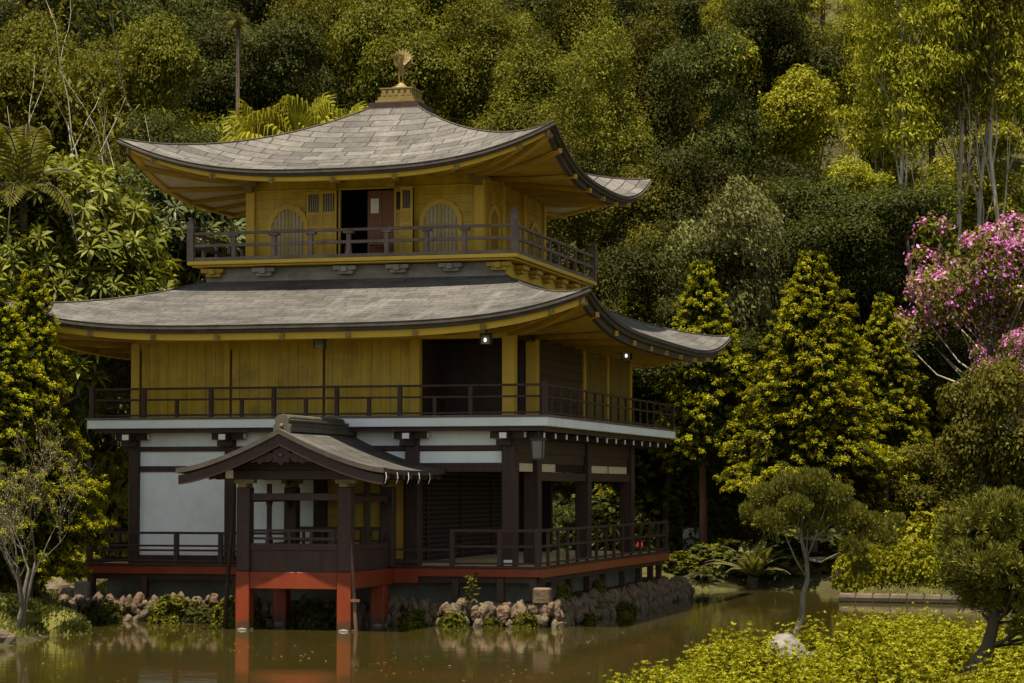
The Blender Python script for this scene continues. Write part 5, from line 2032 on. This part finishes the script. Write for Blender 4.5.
for row, d0 in enumerate((106, 117, 130, 145, 163)):
    step = 3.3 + row * .1
    half = d0 * .235 + 3
    l_ = -half + random.uniform(0, 2)
    while l_ < half:
        px = 512 + l_ / d0 * F
        d = d0 + random.uniform(-3, 3)
        if px < 300:
            k = random.choice(['dark_broad', 'dark_broad2', 'round_mid', 'dark_broad'])
        elif px < 450:
            k = random.choice(['round_mid', 'round_mid2', 'dark_broad'])
        elif px < 720:
            k = random.choice(['olive_column', 'olive_column2', 'round_mid2', 'dark_broad2'])
        else:
            k = random.choice(['round_light', 'round_light2', 'round_mid', 'pale_trunk', 'pale_trunk3', 'round_mid2'])
        top = (-35, -95, -150, -185, -200)[row] + random.uniform(-35, 35)
        cn = 'dark green' if k.startswith('dark') else ('yellow green' if 'light' in k else ('feathery olive' if 'olive' in k else ('pale-trunked' if 'trunk' in k else 'mid green')))
        mid.append((k, px, d, top, cn))
        l_ += step * random.uniform(.8, 1.2)


def where(px):
    for lim, s_ in ((20, 'at the left picture edge'), (70, 'above the tree fern'), (120, 'left of the upper roof tip'), (170, 'above the upper roof left tip'), (230, 'left of the thin palms'), (290, 'above the fan palms'),
                    (345, 'left of the golden bird'), (400, 'behind the golden bird'), (450, 'right of the golden bird'), (510, 'above the upper roof right slope'), (560, 'above the upper roof right tip'),
                    (610, 'just right of the upper roof tip'), (660, 'above the far tip of the upper roof'), (720, 'above the lower roof right tip'), (775, 'right of the lower roof tip'), (830, 'above the tallest golden cypress'),
                    (890, 'right of the tallest golden cypress'), (940, 'left above the pink tree'), (990, 'above the pink tree')):
        if px < lim:
            return s_
    return 'at the right picture edge'


cnt = {}
for (k, px, d, top, cn) in sorted(mid, key=lambda t: t[2]):
    tier = 'low on the slope' if d < 89 else ('in the front of the wood' if d < 95 else ('on the middle slope' if d < 103 else ('on the upper slope' if d < 112 else ('high on the hill' if d < 124 else ('near the hilltop' if d < 138 else 'on the crest')))))
    lb = '%s %s %s, %s' % (cn, KN[k], tier, where(px))
    if lb in cnt:
        cnt[lb] += 1
        lb = lb.replace(cn, ('taller ' if top < -20 else 'shorter ') + cn, 1)
    cnt.setdefault(lb, 1)
    wf_ = 1.0
    zb = gz(lat(px, d), d)
    hh = hgt(top, d) - zb
    H0 = PROTO[k][1]
    s_ = hh / H0
    wf_ = min(1.5, max(.55, 1.0 / s_ * random.uniform(.85, 1.1)))
    if 'trunk' in k:
        wf_ = .6
    put(NM[KN[k]], k, px, d, top, lb, 'tree', 'trees of the hillside wood', wf_)

# far bank shrubs
k = 0
SHW = ['below the sign', 'beside the bare red trunk', 'left of the spiky cycad', 'behind the spiky cycad', 'right of the spiky cycad', 'behind the garden pine trunk', 'right of the garden pine trunk', 'left of the log edging']
for i, px in enumerate((690, 712, 735, 762, 785, 808, 832, 858)):
    put('bank_shrub', 'bank_shrub' if i % 2 else 'bank_shrub2', px, 77.2 + (i % 3) * .4, 551 - 6 * (i % 3), 'dark green shrub overhanging the far pond edge ' + SHW[i], 'shrub', 'shrubs on the far pond edge', 1.9)
for i, (px, w_) in enumerate(((700, 'behind the sign'), (745, 'behind the red railing'), (790, 'behind the garden pine'), (830, 'under the tallest golden cypress'), (668, 'at the far end of the deck'))):
    put('bank_shrub', 'bank_shrub2', px, 81 + (i % 2), 528, 'shaded shrub in the dark ' + w_, 'shrub', 'shrubs under the golden cypresses', 1.3)
put('cycad', 'cycad', 752, 75.9, 530, 'spiky cycad with upright pale fronds on the far bank', 'cycad', None, 1.0)
for i, (px, d, yt, w_) in enumerate(((700, 76, 568, 'at the end of the stone wall'), (780, 76.2, 566, 'right of the cycad'), (825, 76.3, 570, 'near the log edging'))):
    put('fern', 'fern', px, d, yt, 'low dark fern at the far waterline ' + w_, 'fern', 'ferns at the waterline', 1.3)

# yellow shrubs on the log-edged spit
pos = [(858, 69.3, 548, 'at the left corner of the log edging'), (885, 69.0, 543, 'second from the left corner of the log edging'), (912, 68.7, 541, 'in the middle of the log edging'), (940, 68.4, 543, 'right of the middle of the log edging'), (966, 68.2, 545, 'by the right pine on the log edging'), (992, 68.0, 546, 'half hidden by the right pine')]
for i, (px, d, yt, w_) in enumerate(pos):
    put('yellow_shrub', 'far_azalea', px, d, yt, 'bright yellow green clipped shrub ' + w_, 'shrub', 'yellow shrubs on the log-edged bank', .72)
pos = [(880, 71.6, 520, 'left'), (915, 72.0, 512, 'middle'), (950, 72.2, 508, 'right'), (985, 72.0, 505, 'last')]
for i, (px, d, yt, w_) in enumerate(pos):
    put('leafy_shrub', 'leafy_shrub', px, d, yt, 'taller olive shrub behind the yellow clipped row, ' + ['next to the lake pine crown', 'below the dark cypress trunks', 'left of the round tree', 'under the round tree'][i], 'shrub', 'olive shrubs behind the yellow row', .75)

# near azaleas, right foreground
random.seed(9)
AZ = []
near = [(650, 25.6, 676), (668, 26.0, 668), (715, 27.6, 654), (752, 28.0, 648), (700, 27.2, 655), (730, 28.8, 648), (690, 24.0, 680), (710, 25.2, 668), (748, 26.6, 652), (752, 30, 640), (808, 32, 618), (790, 27.2, 654), (822, 30, 634), (830, 26.3, 646), (848, 32, 624),
        (868, 28, 634), (884, 31.5, 620), (905, 27.2, 640), (920, 31.5, 616), (938, 29, 632), (962, 32, 622), (1010, 25.5, 650), (1000, 31, 622), (1030, 29, 632), (740, 23.8, 680), (780, 24.2, 668), (835, 23.8, 668), (890, 24.3, 660), (928, 23.6, 672), (985, 24.4, 664), (1020, 23.2, 668), (870, 35, 618), (910, 36, 612), (960, 36, 612), (1010, 35, 612), (980, 28.5, 640)]
for i, (px, d, yt) in enumerate(near):
    put('yellow_azalea', ['azalea', 'azalea2', 'azalea3'][i % 3], px, d, yt + random.uniform(-22, 3) + (16 if d >= 30 else 0), 'yellow green azalea bush in the mass of bushes on the near bank', 'shrub', 'yellow azaleas on the near bank', random.uniform(.95, 1.2))
boulder('pale_rock', 782, 31.0, .40, 'pale weathered rock among the yellow azaleas at the pine foot', 'rock_pale', seed=5, dz=.52, squash=.7)
boulder('pale_rock', 806, 30.6, .20, 'small pale rock just right of the larger one among azaleas', 'rock_pale', seed=8, dz=.5)
boulder('pale_rock', 716, 24.0, .16, 'small pale stone in the azaleas at the lower picture edge', 'rock_pale', seed=9, dz=.45)

# left bank: mossy mounds, stones, grass
def mound(*a, **k):
    o = boulder(*a, **k)
    r = a[3]
    n = 5200
    d = sphere_dirs(n, .6); d[:, 2] = np.abs(d[:, 2])
    P = d * np.array([r, r * .8, r * k.get('squash', .55)]) * rng.uniform(.9, 1.06, (n, 1))
    up = unit(d * .5 + np.array([0, 0, .8]) + rng.normal(0, .4, (n, 3)))
    hh = rng.uniform(.04, .13, (n, 1))
    sv = unit(np.cross(up, rng.normal(0, 1, (n, 3)))) * .016
    V = np.stack([P - sv, P + up * hh * .6 - sv, P + up * hh, P + up * hh * .6 + sv], 1)
    link_mesh('moss_tufts', quads_mesh('moss_tufts', V), 'bank_plant', o)


mound('mossy_mound', 52, 53.4, 1.0, 'dark mossy mound between the bare tree and the water', 'moss', 'mound', 12, -.1, squash=.5)
mound('mossy_mound', 8, 52.0, .8, 'mossy mound at the foot of the bare tree', 'moss', 'mound', 13, -.05, squash=.5)
boulder('shore_rock', 76, 61.0, .5, 'brown rock left of the stone wall end', 'wall_rock', 'rock', 14, -.15)
boulder('shore_rock', 60, 62.0, .45, 'brown rock behind the mossy mound', 'rock', 'rock', 15, .0)
boulder('shore_rock', 40, 58.0, .35, 'grey rock beside the bare tree roots', 'rock_pale', 'rock', 16, .0)
boulder('shore_rock', 2, 49.2, .35, 'dark rock at the left picture edge by the water', 'rock', 'rock', 17, .0)

# grass: uncountable
gp = []
for (pa, pb, da, db, n_) in ((-40, 110, 48.5, 64, 9000), (0, 80, 47.5, 53, 3500), (835, 1000, 66.4, 71, 6000)):
    px = rng.uniform(pa, pb, n_); d = rng.uniform(da, db, n_)
    l_ = (px - 512) / F * d
    sd = pond_sd(l_, d)
    ok = sd > .12
    l_, d, sd = l_[ok], d[ok], sd[ok]
    z = ground(l_, d, sd)
    x = CAM[0] + RT[0] * l_ + FW[0] * d
    y = CAM[1] + RT[1] * l_ + FW[1] * d
    gp.append(np.stack([x, y, z], 1))
gp = np.concatenate(gp)
up = unit(np.array([0, 0, 1.0]) + rng.normal(0, .45, (len(gp), 3)))
hh = rng.uniform(.06, .2, (len(gp), 1))
sdv = unit(np.cross(up, rng.normal(0, 1, (len(gp), 3)))) * .014
V = np.stack([gp - sdv, gp + up * hh * .6 - sdv * .8, gp + up * hh, gp + up * hh * .6 + sdv], 1)
me = quads_mesh('grass', V)
tag(link_mesh('grass', me, 'grass_blade'), 'short green grass along the pond banks', 'grass', kind='stuff')

# undergrowth on the slope
n_ = 150000
px = rng.uniform(-60, 1080, n_); d = 79 + 70 * rng.random(n_) ** 1.6
l_ = (px - 512) / F * d
z = ground(l_, d)
ok = pond_sd(l_, d) > 1.5
patch = np.sin(l_ * .9 + d * .5) * np.sin(d * .7 - l_ * .4)
z = z + rng.random(n_) ** 1.4 * (1.3 + 1.0 * patch)
x = CAM[0] + RT[0] * l_ + FW[0] * d
y = CAM[1] + RT[1] * l_ + FW[1] * d
P = np.stack([x, y, z], 1)[ok]
V = leaves(P, np.tile([0, -.3, 1.0], (len(P), 1)), .24, .45, None, .8)
tag(link_mesh('undergrowth', quads_mesh('undergrowth', V), 'leaf_dark'), 'dark leafy undergrowth on the wooded slope', 'undergrowth', kind='stuff')

# fallen leaves drifting on the pond
n_ = 420
px = rng.uniform(20, 760, n_); d = rng.uniform(40, 58, n_)
l_ = (px - 512) / F * d
ok = (pond_sd(l_, d) < -.3) & (np.sin(l_ * .8 + d * .5) + rng.normal(0, .5, n_) > .2)
l_, d = l_[ok], d[ok]
P = np.stack([CAM[0] + RT[0] * l_ + FW[0] * d, CAM[1] + RT[1] * l_ + FW[1] * d, np.full(len(l_), .012)], 1)
tag(link_mesh('floating_leaves', quads_mesh('floating_leaves', leaves(P, np.tile([0, 0, 1.0], (len(P), 1)), .07, .5, None, .05)), 'dry_leaf'), 'small dry leaves floating on the brown pond', 'leaves', kind='stuff')

# plants along the foot of the stone wall
wp = []
for i, (x, y, h_, lb) in enumerate(((-10.7, -.75, .5, 'left of the first white wall bay'), (-8.9, -.75, .6, 'below the middle of the first white wall bay'), (-8.2, -.75, .5, 'below the second dark column'), (-7.2, -.8, .6, 'left of the porch'), (-5.3, -.6, .5, 'under the porch floor'), (-2.9, -.7, .34, 'right of the porch stilts'))):
    o = plant('waterside_plant', ['bank_shrub', 'bank_shrub2'][i % 2], x, y, -.02, h_ * 1.1, 'dark plant at the stone wall foot ' + lb, 'plant', 'plants at the stone wall foot', None, 1.05)
stem = empty('tall_weed', (-1.55, -.35, .45), 0, 'upright broad-leaved weed growing on the stone wall below the deck', 'plant')
mb = MB().tube([(-1.55, -.35, .4), (-1.53, -.36, .8), (-1.56, -.34, 1.18)], [.012, .01, .005], 5)
mb.build('stem', 'bark_dark', stem)
a = rng.uniform(0, 6.28, 60)
Pw = np.stack([-1.55 + np.cos(a) * .14, -.35 + np.sin(a) * .14, rng.uniform(.55, 1.22, 60)], 1)
Vw = leaves(Pw - np.array([-1.55, -.35, .45]), np.tile([0, -.3, 1.0], (60, 1)), .15, .5, np.stack([np.cos(a), np.sin(a), 0 * a], 1), .3)
link_mesh('leaves', quads_mesh('weed_leaves', Vw), 'leaf_mid', stem)
for i, (x, y, z, h_, lb) in enumerate(((.30, .9, .62, .35, 'just behind the corner stone block'), (.38, 4.3, .6, .35, 'on the side stretch of the stone wall'))):
    plant('wall_tuft', 'bank_shrub2', x, y, z, h_, 'small bright green tuft growing in the stones ' + lb, 'plant', None, None, .6)

for i, (x, y, lb) in enumerate(((-2.9, -.62, 'just right of the rear porch stilt'), (-1.9, -.66, 'under the second rail post'), (-1.0, -.68, 'below the golden corner post'), (-.2, -.7, 'at the corner of the stone wall'), (.75, 1.6, 'on the side wall near the corner'), (.78, 5.5, 'in the middle of the side wall'))):
    plant('waterline_plant', 'bank_shrub2', x, y, -.03, .26 + .1 * (i % 2), 'low green plant at the waterline ' + lb, 'plant', 'plants at the waterline', None, 1.0)

# log edging of the spit
lg = empty('log_edging', (*W(lat(905, 67.6), 67.6), 0), 0, 'low edging of short timber logs along the yellow shrub bank', 'edging')
for i in range(9):
    pa, pb = 838 + i * 17, 838 + (i + 1) * 17 - 1
    da, db = 68.2 - i * .19, 68.2 - (i + 1) * .19
    a = W(lat(pa, da - .12), da - .12)
    b2 = W(lat(pb, db - .12), db - .12)
    m_ = MB()
    m_.tube([(*a, .10), (*b2, .10)], .15, 9)
    m_.build('log', 'log', lg)
    m_ = MB().tube([(b2[0], b2[1] - .06, -.4), (b2[0], b2[1] - .06, .27)], .035, 7)
    m_.build('stake', 'log', lg)

# sign panel and red railing on the far bank
l_ = lat(694, 79.5); x, y = W(l_, 79.5); z = gz(l_, 79.5)
sg = empty('sign_board', (x, y, z), 0, 'grey sign board with a red top edge beside the bare red trunk', 'sign')
MB().box(x - .40, x + .40, y - .03, y + .03, z + .25, z + 1.15).build('panel', 'sign_panel', sg)
MB().box(x - .42, x + .42, y - .045, y + .045, z + 1.153, z + 1.2).build('top_edge', 'red_paint', sg)
for s_ in (-.3, .3):
    MB().box(x + s_ - .03, x + s_ + .03, y + .032, y + .09, z - .3, z + 1.15).build('leg', 'dark_wood', sg)
l_ = lat(741, 80.5); x, y = W(l_, 80.5); z = gz(l_, 80.5)
rr = empty('red_railing', (x, y, z), 0, 'short red post railing in the shade left of the spiky cycad', 'railing')
for s_ in (-.45, .0, .45):
    MB().box(x + s_ - .045, x + s_ + .045, y - .045, y + .045, z - .3, z + 1.15).build('post', 'red_paint', rr)
MB().box(x - .5, x + .5, y - .03, y + .03, z + .8, z + .86).build('rail', 'red_paint', rr)

for lb, v_ in USED.items():
    if len(v_) > 1 and 'azalea' not in lb:
        print('DUP', lb, len(v_))

# ------------------------------------------------------------------ light, sky, camera
S = Vector((-.05, -.25, .97)).normalized()
wd = bpy.data.worlds.new('World')
scene.world = wd
wd.use_nodes = True
nt = wd.node_tree
sky = nt.nodes.new('ShaderNodeTexSky')
sky.sky_type = 'NISHITA'
sky.sun_disc = False
sky.sun_elevation = math.asin(S.z)
sky.sun_rotation = math.atan2(S.x, S.y)
bg = nt.nodes['Background']
bg.inputs['Strength'].default_value = .078
hsv = nt.nodes.new('ShaderNodeHueSaturation')
hsv.inputs['Saturation'].default_value = .55
mulc = nt.nodes.new('ShaderNodeMix')
mulc.data_type = 'RGBA'
mulc.blend_type = 'MULTIPLY'
mulc.inputs[0].default_value = 1
mulc.inputs[7].default_value = (1.0, .97, .86, 1)
nt.links.new(sky.outputs[0], hsv.inputs['Color'])
nt.links.new(hsv.outputs[0], mulc.inputs[6])
nt.links.new(mulc.outputs[2], bg.inputs['Color'])
sun = bpy.data.lights.new('Sun', 'SUN')
sun.energy = 5.0
sun.angle = R(.53)
sun.color = (1, .90, .72)
so = bpy.data.objects.new('Sun', sun)
col.objects.link(so)
so.rotation_euler = S.to_track_quat('Z', 'Y').to_euler()
so.location = (0, 0, 60)

cam = bpy.data.cameras.new('Camera')
cam.sensor_width = 36
cam.lens = F / 1024 * 36
cam.clip_start = .5
cam.clip_end = 2000
co = bpy.data.objects.new('Camera', cam)
col.objects.link(co)
co.location = tuple(CAM)
co.rotation_euler = (R(90) + PITCH, 0, TH)
scene.camera = co

scene.view_settings.view_transform = 'Standard'
scene.view_settings.look = 'None'
scene.view_settings.exposure = 1.0
scene.view_settings.gamma = 1
scene.cycles.max_bounces = 6
scene.cycles.diffuse_bounces = 3
scene.cycles.transparent_max_bounces = 4
scene.cycles.use_denoising = True
